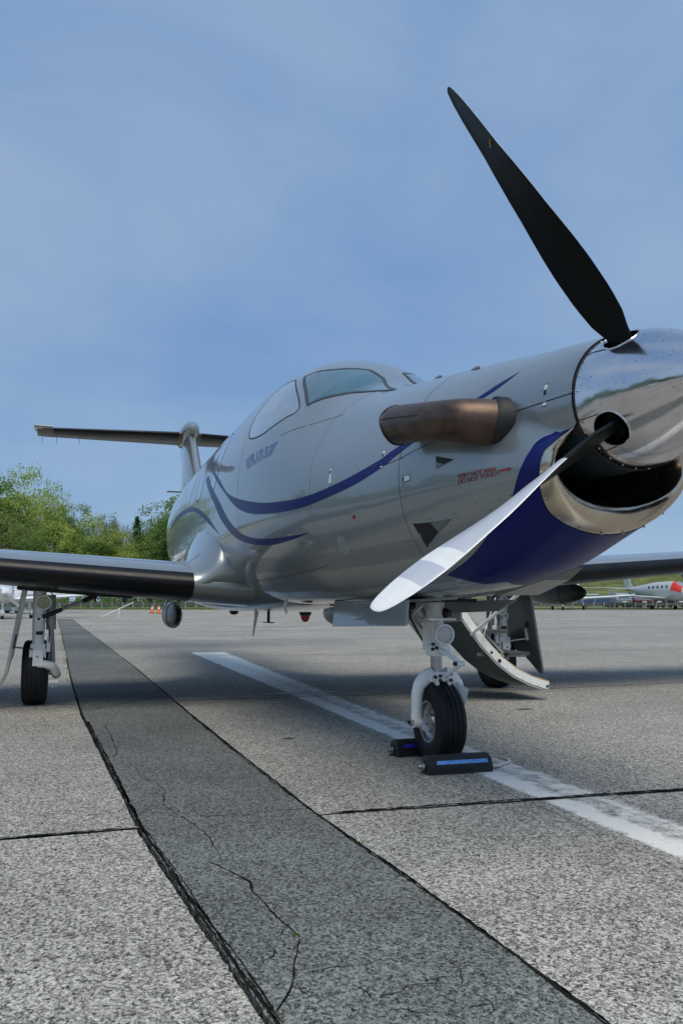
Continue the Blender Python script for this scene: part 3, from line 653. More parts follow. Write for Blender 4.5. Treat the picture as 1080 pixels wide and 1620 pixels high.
# ---- wings
def naca(t, n=26):
    xs = [(1-math.cos(math.pi*i/n))/2 for i in range(n+1)]
    yt = [5*t*(.2969*math.sqrt(x)-.126*x-.3516*x*x+.2843*x**3-.1036*x**4) for x in xs]
    return [(x, y*1.08+.012*math.sin(math.pi*x)) for x, y in zip(xs[::-1], yt[::-1])]+[(x, -y*.92+.012*math.sin(math.pi*x)) for x, y in list(zip(xs, yt))[1:]]
def wst(y):   # span station -> LE x, z, chord, thickness ratio
    return (-4.86-.035*(y-1), 1.035+.077*(y-1), 2.30-.165*(y-1), .155-.004*(y-1))
def wsec(y, sg, le=None, zz=None, c=None, t=None):
    a, b, cc, tt = wst(y); le = a if le is None else le; zz = b if zz is None else zz; c = cc if c is None else c; t = tt if t is None else t
    return [(le-x*c, sg*y, zz+z*c) for x, z in naca(t)]
for sg in (-1, 1):
    mb = MB(); ys = [.5, 1.0, 1.5, 2.2, 3, 4, 5, 6, 7, 7.7, 7.95]
    rings = [wsec(y, sg) for y in ys]+[wsec(8.1, sg, -5.30, 1.60, .95, .10)]; mb.loft(rings, True, True)
    wing = obj('wing', mb, M['silver'], plane, angle=50)
    # de-icing boot wrapped round the leading edge
    mb = MB(); rr = []
    for y in np.linspace(1.02, 7.9, 24):
        s = wsec(y, sg); n = len(s)//2; seg = s[n-3:n+9]; a, b, cc, tt = wst(y)
        q = []
        for p in seg:
            v = np.array(p)-np.array([a-.35*cc, sg*y, b]); v /= np.linalg.norm(v); q.append(np.array(p)+v*.004)
        rr.append(q)
    mb.loft(rr, False); obj('deicing_boot', mb, M['boot'], wing, angle=60)
    # root fairing that flares into the cabin side
    mb = MB(); fr = []
    for y, le, zz, c, t in ((1.03, -4.864, 1.037, 2.32, .158), (1.0, -4.862, 1.04, 2.36, .161), (.97, -4.86, 1.05, 2.43, .168), (.94, -4.855, 1.06, 2.52, .180), (.91, -4.85, 1.075, 2.63, .197), (.88, -4.845, 1.095, 2.76, .218), (.85, -4.84, 1.115, 2.90, .240), (.82, -4.835, 1.13, 3.05, .262), (.78, -4.83, 1.14, 3.15, .275), (.60, -4.83, 1.14, 3.2, .275)):
        fr.append([(le-x*c, sg*y, zz+(z if z > 0 else z*.72)*c) for x, z in naca(t, 34)])
    mb.loft(fr, True, True); obj('wing_root_fairing', mb, M['silver'], plane, angle=60)
    # flap and aileron seams, flap track pods
    for y, L0 in ((.95, 1.15), (3.58, 1.25), (5.75, 1.1)):
        a, b, cc, tt = wst(y); zc = {.95: .75, 3.58: .99}.get(y, b-.17)
        mb = MB(); mb.ell((a-cc*.92, sg*y, zc), (L0*.52, .085 if y < 2 else .10, .14 if y < 5 else .12), 24, 16); p = obj('flap_track_pod', mb, M['poddark'], wing)
        mb = MB(); pts = [(a-cc*.92+L0*.18, sg*y+(.081 if y < 2 else .095)*math.cos(t), zc+.133*math.sin(t)) for t in np.linspace(0, 2*math.pi, 24)]
        mb.tube(pts, .004, 6, False); obj('pod_seam', mb, M['seam'], p)
    mb = MB()
    for y in np.linspace(1.2, 7.5, 30):
        s = wsec(y, sg); q = s[len(s)//2+17]
    mb.tube([(wst(y)[0]-.72*wst(y)[2], sg*y, wst(y)[1]-.035*wst(y)[2]) for y in np.linspace(1.2, 7.7, 8)], .006, 6); obj('flap_gap', mb, M['seam'], wing)
# belly fairing between the wings
mb = MB(); rr = []
for X in np.linspace(-4.6, -8.4, 26):
    t = (X+4.6)/-3.8; k = math.sin(math.pi*min(1, max(0, t)))**.7; rr.append([(X, (.40+.48*k)*math.copysign(abs(math.cos(a))**.7, math.cos(a)), 1.10+(-.20-.115*k)*abs(math.sin(a))**.8 if math.sin(a) < 0 else 1.10+.1*math.sin(a)) for a in np.linspace(0, 2*math.pi, 40, endpoint=False)])
mb.loft(rr, True, True); obj('belly_fairing', mb, M['silver'], plane, angle=60)

# ---- tail
mb = MB(); rr = []
for z, le, c, t in ((2.45, -10.9, 3.2, .10), (2.75, -11.35, 2.75, .11), (3.1, -11.75, 2.25, .12), (3.5, -12.15, 1.8, .125), (3.95, -12.6, 1.35, .13)):
    rr.append([(le-x*c, y*c, z) for x, y in [(x, (yy-.012*math.sin(math.pi*x))) for x, yy in naca(t)]])
mb.loft(rr, True, True); fin = obj('tail_fin', mb, M['silver'], plane, angle=50)
mb = MB(); mb.bar((-13.75, 0, 3.02), (-14.05, 0, 3.9), .004, .004); obj('rudder_seam', mb, M['seam'], fin)
mb = MB(); mb.box((-14.05, -.10, 3.0), (.10, .30, .02)); obj('trim_tab', mb, M['silver_dull'], fin)
mb = MB(); mb.tube([(-12.35, 0, 3.93), (-12.42, 0, 3.94), (-12.6, 0, 3.95), (-13.0, 0, 3.95), (-13.8, 0, 3.95), (-14.3, 0, 3.95)], [.03, .09, .145, .17, .13, .02], 24, True, squash=1.05); obj('tail_bullet_fairing', mb, M['silver'], plane)
for sg in (-1, 1):
    mb = MB(); rr = []
    def tst(y): return (-12.72-.13*y, 3.90, 1.22-.17*y)
    for y in (.05, 1, 2, 2.5):
        le, zz, c = tst(y); rr.append([(le-x*c, sg*y, zz-z*c) for x, z in naca(.12)])
    le, zz, c = tst(2.6); rr.append([(le-.12-x*(c-.15), sg*2.62, zz-z*c*.7) for x, z in naca(.11)])
    mb.loft(rr, True, True); tp = obj('tailplane', mb, M['taildark'], plane, angle=50)
    mb = MB(); rr = []
    for y in np.linspace(.2, 2.35, 8):
        le, zz, c = tst(y); s = [(le-x*c, sg*y, zz-z*c) for x, z in naca(.12)]; n = len(s)//2
        rr.append([np.array(p)+(np.array(p)-np.array([le-.3*c, sg*y, zz]))/np.linalg.norm(np.array(p)-np.array([le-.3*c, sg*y, zz]))*.004 for p in s[n-9:n+10]])
    mb.loft(rr, False); obj('deicing_boot', mb, M['boot'], tp)
    mb = MB(); le, zz, c = tst(2.55)
    mb.loft([[(le+.10-x*.55, sg*y, zz+.03-z*.4) for x, z in naca(t)] for y, t in ((2.36, .16), (2.55, .15), (2.66, .10))], True, True); obj('tip_horn', mb, M['silver'], tp)
    mb = MB()
    for y in (1.9, 2.3, 2.55):
        le, zz, c = tst(y); mb.tube([(le-c, sg*y, zz), (le-c-.05, sg*y, zz-.10)], .004, 5)
    obj('static_wick', mb, M['seam'], tp)
    mb = MB(); mb.bar((tst(.2)[0]-.65*tst(.2)[2], sg*.2, 3.90-.045), (tst(2.4)[0]-.65*tst(2.4)[2], sg*2.4, 3.90-.03), .012, .012); obj('elevator_gap', mb, M['seam'], tp)

# ---- landing gear helpers
def wheel(parent, c, rt, wd, hub_side, grooves=3):
    mb = MB(); x, y, z = c; rim = rt*.51; prof = []
    sh = rt*.18
    prof = [(-wd*.42, rim*.98), (-wd*.47, rim*1.08), (-wd*.50, rim+ (rt-rim)*.38), (-wd*.495, rim+(rt-rim)*.6), (-wd*.45, rt-sh*.42), (-wd*.38, rt-sh*.14), (-wd*.30, rt-sh*.04)]
    for g in np.linspace(-.26, .26, grooves+1 if grooves > 3 else 4):
        gg = g*wd; prof += [(gg-.0035, rt-abs(g)*.02), (gg-.0025, rt-.007), (gg+.0025, rt-.007), (gg+.0035, rt-abs(g)*.02)]
    prof += [(wd*.30, rt-sh*.04), (wd*.38, rt-sh*.14), (wd*.45, rt-sh*.42), (wd*.495, rim+(rt-rim)*.6), (wd*.50, rim+(rt-rim)*.38), (wd*.47, rim*1.08), (wd*.42, rim*.98)]
    mb.lathe(prof, c, 'Y', 64)
    for i, q in enumerate(mb.v):      # the tyre flattens where it stands
        if q[2] < .012: mb.v[i] = (q[0], y+(q[1]-y)*1.05, max(q[2], .0005)+.0)
    obj('tyre', mb, M['tyre'], parent, angle=28)
    mb = MB(); s = hub_side
    mb.lathe([(-wd*.40, rim*.99), (-wd*.44, rim*1.03), (-wd*.43, rim*.93), (-wd*.30, rim*.86), (-wd*.22, rim*.62), (-wd*.24, rim*.40), (-wd*.34, rim*.33), (-wd*.36, .001)], c, 'Y', 40)
    mb.lathe([(wd*.40, rim*.99), (wd*.44, rim*1.03), (wd*.43, rim*.93), (wd*.30, rim*.86), (wd*.22, rim*.62), (wd*.24, rim*.40), (wd*.34, rim*.33), (wd*.36, .001)], c, 'Y', 40)
    ri = obj('wheel_rim', mb, M['steel'], parent, angle=30)
    mb = MB()
    for sd in (-1, 1):
        for k in range(9):
            a = 2*math.pi*k/9; mb.lathe([(sd*wd*.20, .006), (sd*wd*.30, .006), (sd*wd*.30, .001)], (x+rim*.62*math.cos(a), y, z+rim*.62*math.sin(a)), 'Y', 6)
            a += .35; mb.lathe([(sd*wd*.225, rim*.11), (sd*wd*.232, rim*.11), (sd*wd*.232, .001)], (x+rim*.74*math.cos(a), y, z+rim*.74*math.sin(a)), 'Y', 10, 1)
    tag(obj('hub_bolts', mb, [M['steel'], M['dark']], parent), None, None, None, 'stuff')
def lamp(parent, c, r, m, tilt=0):
    mb = MB(); mb.lathe([(-.05, r*.55), (-.03, r*.95), (0, r*1.17), (.012, r*1.20), (.018, r*1.14), (.016, r*1.0), (.008, r*.95)], c, 'X', 36); lo = obj('landing_light', mb, M['white'], parent)
    mb = MB(); mb.lathe([(.008, r*.97), (.011, r*.5), (.012, .001)], c, 'X', 32)
    for (q, k) in ((0, 1), (.42, 6), (.8, 12)):
        for j in range(k):
            a = 2*math.pi*j/k; mb.ell((c[0]+.011, c[1]+r*q*math.cos(a), c[2]+r*q*math.sin(a)), (.006, r*.13, r*.13), 10, 6)
    obj('lamp_lens', mb, m, parent)

# ---- nose gear
NX = -2.30
mb = MB()
mb.tube([(NX-.015, -.012, .98), (NX-.01, -.012, .86), (NX, -.01, .70), (NX, -.01, .60)], [.052, .05, .045, .043], 20)
mb.box((NX-.02, -.01, .90), (.08, .09, .07)); mb.lathe([(0, .052), (.018, .052), (.018, .03)], (NX, -.01, .588), 'Z', 24, caps=True)
mb.box((NX+.035, -.015, .625), (.05, .13, .045)); mb.box((NX-.01, -.055, .70), (.07, .04, .16))
ng = obj('nose_gear', mb, M['white'], plane, angle=35)
mb = MB(); mb.tube([(NX, -.01, .60), (NX, -.01, .47)], .033, 24); obj('oleo_piston', mb, M['steel'], ng)
mb = MB()      # fork: crown plus two arms
mb.box((NX, -.005, .475), (.11, .125, .05), taper=.9)
cr_ = [(NX, -.035, .478), (NX, -.085, .462), (NX, -.118, .425), (NX, -.132, .37), (NX, -.135, .30), (NX, -.136, .235)]
mb.tube(cr_, [.040, .036, .030, .027, .024, .026], 14, squash=1.25)
mb.tube([(p[0], -p[1], p[2]) for p in cr_], [.040, .036, .030, .027, .024, .026], 14, squash=1.25)
mb.lathe([(-.020, .031), (.022, .031)], (NX, -.138, .2225), 'Y', 20, caps=True); mb.lathe([(-.02, .031), (.02, .031)], (NX, .138, .2225), 'Y', 20, caps=True)
mb.add([(NX+.04, .10, .44), (NX+.055, .165, .40), (NX+.04, .15, .31), (NX+.02, .13, .33), (NX-.04, .10, .44), (NX-.055, .165, .40), (NX-.04, .15, .31), (NX-.02, .13, .33)], [(0, 1, 2, 3), (7, 6, 5, 4), (0, 4, 5, 1), (1, 5, 6, 2), (2, 6, 7, 3)])
fk = obj('fork', mb, M['white'], ng, angle=40)
mb = MB(); mb.lathe([(-.028, .02), (0, .02)], (NX, -.15, .2225), 'Y', 6, caps=True); mb.lathe([(-.034, .011), (0, .011)], (NX, -.152, .2225), 'Y', 12, mi=1, caps=True); obj('axle_nut', mb, [M['steel'], M['dark']], ng)
wheel(ng, (NX, 0, .2225), .2225, .165, -1)
lamp(ng, (NX+.11, -.012, .712), .050, M['lens'])
mb = MB(); mb.tube([(NX+.03, -.01, .70), (NX+.09, -.012, .712)], .02, 8); mb.box((NX+.10, -.03, .797), (.07, .165, .011)); mb.box((NX+.06, -.015, .76), (.03, .03, .07)); obj('lamp_bracket', mb, M['white'], ng)
mb = MB()      # torque links
mb.bar((NX+.05, .0, .635), (NX+.165, .055, .555), .030, .018); mb.bar((NX+.05, .02, .475), (NX+.165, .060, .550), .026, .018)
mb.bar((NX+.055, -.03, .635), (NX+.16, .045, .56), .014, .014)
mb.tube([(NX+.165, .035, .553), (NX+.165, .082, .553)], .016, 14); mb.box((NX+.045, -.035, .465), (.05, .02, .075)); mb.box((NX+.045, .04, .46), (.05, .018, .07)); mb.box((NX+.05, -.06, .625), (.04, .025, .05))
obj('torque_link', mb, M['white'], ng, angle=30)
mb = MB()
for (y, z) in ((-.065, .63), (-.04, .637), (-.05, .475), (-.02, .48), (-.02, .455), (.045, .49), (.045, .455), (-.062, .658)): mb.lathe([(0, .010), (.012, .010), (.012, .001)], (NX+.068, y, z), 'X', 8)
mb.lathe([(0, .013), (.01, .013), (.01, .001)], (NX+.176, .02, .555), 'X', 8); tag(obj('gear_bolts', mb, M['dark'], ng), None, None, None, 'stuff')
mb = MB()
mb.bar((NX-.01, -.035, .655), (NX-.42, -.10, .915), .030, .050); mb.bar((NX-.02, .015, .665), (NX-.40, .03, .915), .028, .045)
mb.tube([(NX-.22, -.09, .79), (NX-.22, .04, .79)], .014, 10); mb.bar((NX-.10, -.03, .90), (NX-.28, -.07, .80), .02, .03); obj('drag_brace', mb, M['white'], ng, angle=30)
mb = MB(); mb.tube([(NX-.05, -.065, .66), (NX-.12, -.075, .72), (NX-.2, -.085, .80), (NX-.22, -.07, .90)], .005, 6); mb.tube([(NX+.02, .0, .82), (NX+.03, .035, .85), (NX+.02, .075, .84), (NX, .085, .81)], .006, 6); mb.tube([(NX-.02, -.05, .60), (NX-.04, -.065, .68), (NX-.03, -.06, .74)], .006, 6)
mb.ell((NX+.02, .04, .83), (.03, .03, .03), 12, 8); mb.ell((NX-.16, -.09, .875), (.03, .025, .03), 12, 8); obj('hydraulic_line', mb, M['black'], ng)
# nose gear bay (flat plate, shade of the open bay put into its dark colour) and doors
mb = MB(); mb.box((-2.75, 0, .902), (1.15, .38, .02)); obj('nose_gear_bay', mb, M['dark'], plane, False)
def slab(pts, n, th):
    n = Vector(n).normalized()*th; a = [Vector(p)-n/2 for p in pts]; b = [Vector(p)+n/2 for p in pts]; k = len(pts)
    return a+b, [tuple(range(k-1, -1, -1)), tuple(range(k, 2*k))]+[(i, (i+1) % k, k+(i+1) % k, k+i) for i in range(k)]
mb = MB(); mb.add(*slab([(-3.43, -.25, .90), (-2.13, -.25, .905), (-2.13, -.265, .765), (-3.43, -.265, .722)], (0, 1, .08), .014)); nd = obj('nose_gear_door', mb, M['silver'], plane, False)
mb = MB(); mb.bar((-3.0, -.262, .885), (-2.6, -.262, .887), .006, .006); obj('door_hinge', mb, M['steel'], nd)
mb = MB(); mb.add(*slab([(-3.43, .25, .90), (-2.50, .25, .905), (-2.56, .28, .775), (-3.43, .28, .735)], (0, 1, -.15), .014)); obj('nose_gear_door', mb, M['gearmetal'], plane, False)
mb = MB(); mb.add(*slab([(-2.75, .17, .895), (-1.76, .20, .905), (-1.98, .22, .845), (-2.72, .23, .822)], (0, 1, -.15), .012)); obj('nose_gear_door', mb, M['door_green'], plane, False)
mb = MB(); mb.tube([(-2.75, -.18, .895), (-2.2, -.19, .90), (-1.75, -.15, .915)], .008, 6); obj('bay_edge_strip', mb, M['silver_dull'], plane)
mb = MB(); mb.tube([(-2.05, -.10, .90), (-2.05, -.10, .845)], .004, 5); obj('drain_tube', mb, M['steel'], plane)
# oil cooler outlet wedge under the chin
mb = MB(); mb.add([(-1.16, .03, 1.05), (-1.16, .20, 1.05), (-1.70, .0, .98), (-1.70, .27, .98), (-1.62, .02, .925), (-1.62, .25, .930), (-1.25, .05, .995), (-1.25, .19, .998)], [(0, 1, 7, 6), (6, 7, 5, 4), (4, 5, 3, 2), (0, 6, 4, 2), (1, 3, 5, 7)]); obj('oil_cooler_outlet', mb, M['door_green'], plane, False)
mb = MB(); mb.add([(-1.625, .035, .93), (-1.625, .235, .935), (-1.69, .25, .975), (-1.69, .02, .975)], [(0, 1, 2, 3)]); obj('outlet_mouth', mb, M['dark'], plane, False)

# ---- main gear
def main_gear(sg, lensm):
    s = sg; mb = MB(); gx = -5.56; gy = s*2.245
    rotv = lambda p: p
    mb.loft([[(gx+math.cos(t_)*.048, gy+math.sin(t_)*wd, z) for t_ in np.linspace(0, 2*math.pi, 20, endpoint=False)] for z, wd in ((1.02, .054), (.80, .054), (.62, .050), (.545, .050), (.52, .060))], True, True); mb.box((gx, gy, .50), (.085, .12, .06)); mb.box((gx, gy+.052, .44), (.08, .03, .10)); mb.box((gx, gy-.052, .44), (.08, .03, .10))
    mb.tube([(gx+.02, gy-s*.0, .95), (gx+.02, gy, .95)], .05, 8)
    g = obj('main_gear', mb, M['white'], plane, angle=30)
    mb = MB(); mb.box((gx+.055, gy-s*.005, .415), (.06, .085, .13), taper=.92)
    arm = [(gx+.05, gy-s*.0, .365), (gx+.05, gy-s*.06, .360), (gx+.03, gy-s*.115, .345), (gx-.02, gy-s*.145, .30), (gx-.10, gy-s*.155, .265), (gx-.20, gy-s*.15, .27)]
    mb.tube(arm, [.034, .036, .038, .040, .040, .036], 16); mb.box((gx-.0, gy-s*.135, .215), (.06, .075, .03)); mb.tube([(gx, gy-s*.13, .20), (gx, gy-s*.13, .16)], .006, 6)
    mb.tube([(-5.757, gy-s*.16, .28), (-5.757, gy, .28)], .03, 12)
    obj('trailing_arm', mb, M['white'], g, angle=30)
    mb = MB(); mb.tube([(gx-.08, gy-s*.09, .95), (gx-.08, gy-s*.10, .65)], .042, 14); mb.tube([(gx-.08, gy-s*.10, .66), (gx-.10, gy-s*.125, .33)], .024, 14); obj('shock_strut', mb, M['gearmetal'], g)
    mb = MB(); mb.box((gx+.02, gy-s*.085, .53), (.04, .03, .13)); mb.box((gx+.062, gy-s*.0, .41), (.012, .035, .05)); obj('gear_block', mb, M['white'], g, False)
    wheel(g, (-5.757, s*2.265, .28), .28, .215, -1)
    lamp(g, (gx+.075, gy-s*.035, .885), .055, lensm)
    mb = MB(); p0 = (gx+.05, gy+s*.005, .745); p1 = (gx+.02, gy-s*.47, .945); mb.tube([p0, p1], .013, 10); mb.tube([(p0[0]-.001, p0[1], p0[2]), tuple(np.array(p0)*.6+np.array(p1)*.4)], .019, 10, mi=1); mb.tube([tuple(np.array(p0)*.25+np.array(p1)*.75), p1], .020, 10, mi=1); mb.tube([(gx+.03, gy-s*.45, .94), (gx-.05, gy-s*.15, 1.02)], .012, 8, mi=1)
    obj('side_brace', mb, [M['steel'], M['black'] if s < 0 else M['white']], g)
    mb = MB(); mb.lathe([(0, .035), (.02, .035), (.02, .022), (.026, .022), (.026, .001)], (gx+.045, gy, .745), 'X', 20); mb.lathe([(.018, .012), (.030, .012), (.030, .001)], (gx+.045, gy, .745), 'X', 6, mi=1); obj('brace_joint', mb, [M['white'], M['dark']], g)
    mb = MB(); mb.tube([(gx+.05, gy-s*.07, .82), (gx+.055, gy-s*.06, .72), (gx+.05, gy-s*.09, .66), (gx+.04, gy-s*.09, .55), (gx+.0, gy-s*.10, .46), (gx-.0, gy-s*.1, .30)], .005, 6); mb.tube([(gx+.02, gy-s*.05, .98), (gx+.06, gy-s*.07, 1.0), (gx+.05, gy-s*.12, .93)], .005, 6); obj('brake_hose', mb, M['black'], g)
    mb = MB(); mb.box((gx+.047, gy-s*.01, .625), (.004, .055, .03)); mb.lathe([(0, .009), (.01, .009), (.01, .001)], (gx+.046, gy+s*.0, .47), 'X', 8); mb.lathe([(0, .007), (.01, .007), (.01, .001)], (gx+.088, gy, .43), 'X', 8); obj('data_plate', mb, M['dark'], g, False)
    # gear door hung outboard of the leg
    yo = lambda z: s*(2.37+.135*(1.02-z)/.85)
    zs = [1.02, .60, .30, .17]
    if s > 0:
        outl = [(-5.22, 1.02), (-5.22, .30), (-5.28, .17), (-5.34, .18), (-5.44, .29), (-5.58, .37), (-5.75, .40), (-5.95, .40), (-5.98, .60), (-5.98, 1.02)]
    else:
        outl = [(-5.42, 1.02), (-5.42, .30), (-5.46, .17), (-5.52, .18), (-5.60, .29), (-5.70, .37), (-5.75, .40), (-5.95, .40), (-5.98, .60), (-5.98, 1.02)]
    pts = [(x, yo(z)+(s*.03 if z < .28 else 0), z) for x, z in outl]
    mb = MB(); vs, fs = slab(pts, (0, 1, s*.16), .022); mb.add(vs, fs); dr = obj('main_gear_door', mb, M['gearmetal'] if s < 0 else M['door_green'], g, False)
    mb = MB(); mb.bar((-5.40, yo(.62)-s*.02, .62), (-5.40, yo(.50)-s*.02, .50), .03, .015); mb.tube([(gx+.06, gy+s*.04, .49), (-5.42, yo(.50)-s*.015, .515)], .006, 6); obj('door_link', mb, M['white'] if s > 0 else M['black'], dr, False)
    if s > 0:
        mb = MB(); mb.box((-5.36, yo(.68)-s*.014, .66), (.05, .01, .05)); obj('door_latch_hole', mb, M['dark'], dr, False)
    # wheel well
    mb = MB(); mb.box((-5.75, s*1.95, wst(1.95)[1]-.135), (.75, .95, .03), Matrix.Rotation(s*.077, 3, 'X')); obj('wheel_well', mb, M['dark'], g, False)
main_gear(-1, M['lensy']); main_gear(1, M['lens'])

# ---- airstair door, open on the far side
prof2 = [(1.02, 1.22), (1.10, 1.05), (1.20, .88), (1.33, .68), (1.48, .49), (1.64, .33), (1.80, .215), (1.97, .135), (2.13, .085), (2.16, .080)]
xf, xb = -4.60, -5.22
q2 = []
for i in range(len(prof2)-1):
    for t in (0, .5): q2.append(tuple(np.array(prof2[i])*(1-t)+np.array(prof2[i+1])*t))
q2.append(prof2[-1])
def inn(i, d):
    a = np.array(q2[max(i-1, 0)]); b = np.array(q2[min(i+1, len(q2)-1)]); t = b-a; t /= np.linalg.norm(t); n = np.array([-t[1], t[0]])
    return np.array(q2[i])+n*d
mb = MB(); mb.loft([[(xf-.004, *inn(i, 0)), (xb, *inn(i, 0)), (xb, *inn(i, .012)), (xf-.004, *inn(i, .012))] for i in range(len(q2))], True, True); st = obj('airstair_door', mb, M['door_green'], plane, angle=30)
mb = MB()
for x0, x1 in ((xf, xf-.025), (xb+.025, xb)): mb.loft([[(x0, *inn(i, .004)), (x1, *inn(i, .004)), (x1, *inn(i, .085)), (x0, *inn(i, .085))] for i in range(len(q2))], True, True)
obj('door_side_frame', mb, M['white'], st, angle=30)
mb = MB(); mb.loft([[(xf-.004, *inn(i, .086)), (xf-.03, *inn(i, .086)), (xf-.03, *inn(i, .096)), (xf-.004, *inn(i, .096))] for i in range(len(q2))], True, True); obj('door_seal', mb, M['tan'], st)
mb = MB(); mb.loft([[(xf+.001, *inn(i, .010)), (xf+.0022, *inn(i, .014)), (xf+.001, *inn(i, .018))] for i in range(len(q2))], False); obj('edge_line', mb, M['seam'], st)
mb = MB()
for i in range(1, len(q2)-1):
    a = inn(i, .03); mb.lathe([(0, .0035), (.003, .0035), (.003, .0005)], (xf, a[0], a[1]), 'X', 6)
for i, s_ in ((9, .012), (10, .018), (17, .012)):
    a = inn(i, .045); mb.lathe([(0, s_), (.004, s_), (.004, .0005)], (xf, a[0], a[1]), 'X', 10)
obj('frame_rivets', mb, M['dark'], st); bpy.data.objects['frame_rivets']['kind'] = 'stuff'
for (y, z) in ((1.40, .84), (1.62, .62), (1.84, .42)):
    mb = MB(); mb.box(((xf+xb)/2, y+.05, z), (.56, .22, .025)); obj('step', mb, M['carpet'], st, False)
mb = MB(); mb.box(((xf+xb)/2, 2.03, .19), (.58, .28, .02)); obj('step', mb, M['carpet'], st, False)
mb = MB(); mb.tube([(xf+.02, 1.50, .575), (xf+.02, 1.63, .93)], .004, 6); mb.tube([(-4.62, 1.40, .60), (-4.15, 1.62, .96)], .016, 10); obj('stair_strut', mb, M['white'], st)
mb = MB(); mb.bar((xf-.1, 1.25, .92), (xf-.1, 1.82, .37), .012, .02); mb.bar((xf-.1, 1.5, .42), (xf-.1, 2.0, .40), .012, .03); obj('handrail', mb, M['gearmetal'], st, False)
# ---- belly antennas, beacon, probes
mb = MB(); mb.loft([[(X0-x*c, y*c, z) for x, y in ((0, 0), (.3, .08), (1, 0), (.3, -.08))] for X0, c, z in ((-6.95, .24, .80), (-7.10, .15, .64), (-7.22, .07, .50))], True, True); obj('blade_antenna', mb, M['white'], plane, angle=20)
mb = MB(); mb.tube([(-6.5, 0, .80), (-6.5, 0, .675)], .016, 8); mb.box((-6.5, 0, .672), (.30, .06, .008)); obj('tow_antenna', mb, M['black'], plane)
mb = MB(); mb.lathe([(0, .055), (-.03, .05)], (-5.08, 0, .80), 'Z', 20); mb.lathe([(-.02, .042), (-.06, .038), (-.085, .02), (-.09, .001)], (-5.08, 0, .80), 'Z', 20, mi=1); obj('belly_beacon', mb, [M['dark'], M['red']], plane)
mb = MB(); mb.ell((-8.4, 0, .76), (.08, .06, .04), 12, 8); obj('dome_antenna', mb, M['black'], plane)
mb = MB(); mb.tube([(-4.6, -.30, .90), (-4.62, -.31, .845), (-4.55, -.31, .80)], [.012, .011, .008], 8); obj('temperature_probe', mb, M['white'], plane)
mb = MB(); mb.bar((-4.2, -.04, .868), (-4.1, .04, .868), .03, .02); obj('red_reflection_bar', mb, M['red'], plane, False)  # solid red bar drawn in place of a red reflection under the belly

# ================================================================== GROUND
m_slab, _, _, _, _ = asphalt('aged_asphalt', (.030, .029, .026), (.66, .64, .575), .24, 105)
m_strip, _, _, _, _ = asphalt('patch_asphalt', (.016, .019, .018), (.29, .31, .295), .36, 110, .8)
M['joint'] = mat('joint_dirt', (.020, .021, .018), .95, 0, 0, .6, 30, 1., 45, spec=.1)
M['crack'] = mat('crack_shadow_dirt', (.014, .014, .012), .95, 0, 0, .5, 40, spec=.05)
ground = []
def rag(n, amp, sd):
    rs_ = np.random.RandomState(abs(sd) % 99991); x = np.zeros(n)
    for k, a in ((60, .5), (17, .35), (5, .3), (2, .22)):
        m = max(2, n//k+2); x += a*np.interp(np.linspace(0, m-1, n), np.arange(m), rs_.uniform(-1, 1, m))
    return x*amp
def steps(x0, x1):       # sample positions: dense near the photographer, sparse far off
    out = [x0]; x = x0; s = 1 if x1 > x0 else -1
    while (x1-x)*s > 1e-6:
        d = abs(x)+1.2; x += s*min(max(.014*d*d*.35, .016), 1.5); x = x1 if (x1-x)*s < 0 else x; out.append(x)
    return np.array(out)
Ledge = ([-42, -23.15, -8.46, -4.95, -2.97, -1.32, -.29, .24, 7], [-2.45, -2.13, -1.95, -1.878, -1.79, -1.716, -1.626, -1.577, -1.20])
Redge = ([-42, -33.7, -9.67, -4.68, -2.53, -1.38, -.56, .47, 7], [-1.75, -1.62, -1.12, -1.065, -1.02, -.990, -.936, -.896, -.66])
LE_ = lambda x: np.interp(x, *Ledge); RE_ = lambda x: np.interp(x, *Redge)
JX = [7, -1.33, -5.56, -11.5, -16.8, -22.3, -28, -34, -41]
def jx(k, y, o): return JX[k]+(.06*math.sin(y*.9)+.015*y if k in (1, 2) else .09*y*(k == 3))+o
apron = empty('asphalt_apron', (0, 0, 0)); tag(apron, 'grey aged asphalt apron split into slabs', None, None, 'structure')
def slabmesh(name, poly, m, th=.035):
    mb = MB(); k = len(poly); b = .004
    c = np.mean(poly, axis=0)
    mb.add([(x, y, 0) for x, y in poly]+[(x, y, -th) for x, y in poly], [tuple(range(k))]+[(i, k+i, k+(i+1) % k, (i+1) % k) for i in range(k)])
    me = bpy.data.meshes.new(name); me.from_pydata(mb.v, [], mb.f); me.materials.append(m); me.materials.append(M['joint']); me.polygons.foreach_set('material_index', [0]+[1]*k); bm = bmesh.new(); bm.from_mesh(me); bmesh.ops.recalc_face_normals(bm, faces=bm.faces); bm.to_mesh(me); bm.free()
    return link(name, me, apron)
sd_ = 1
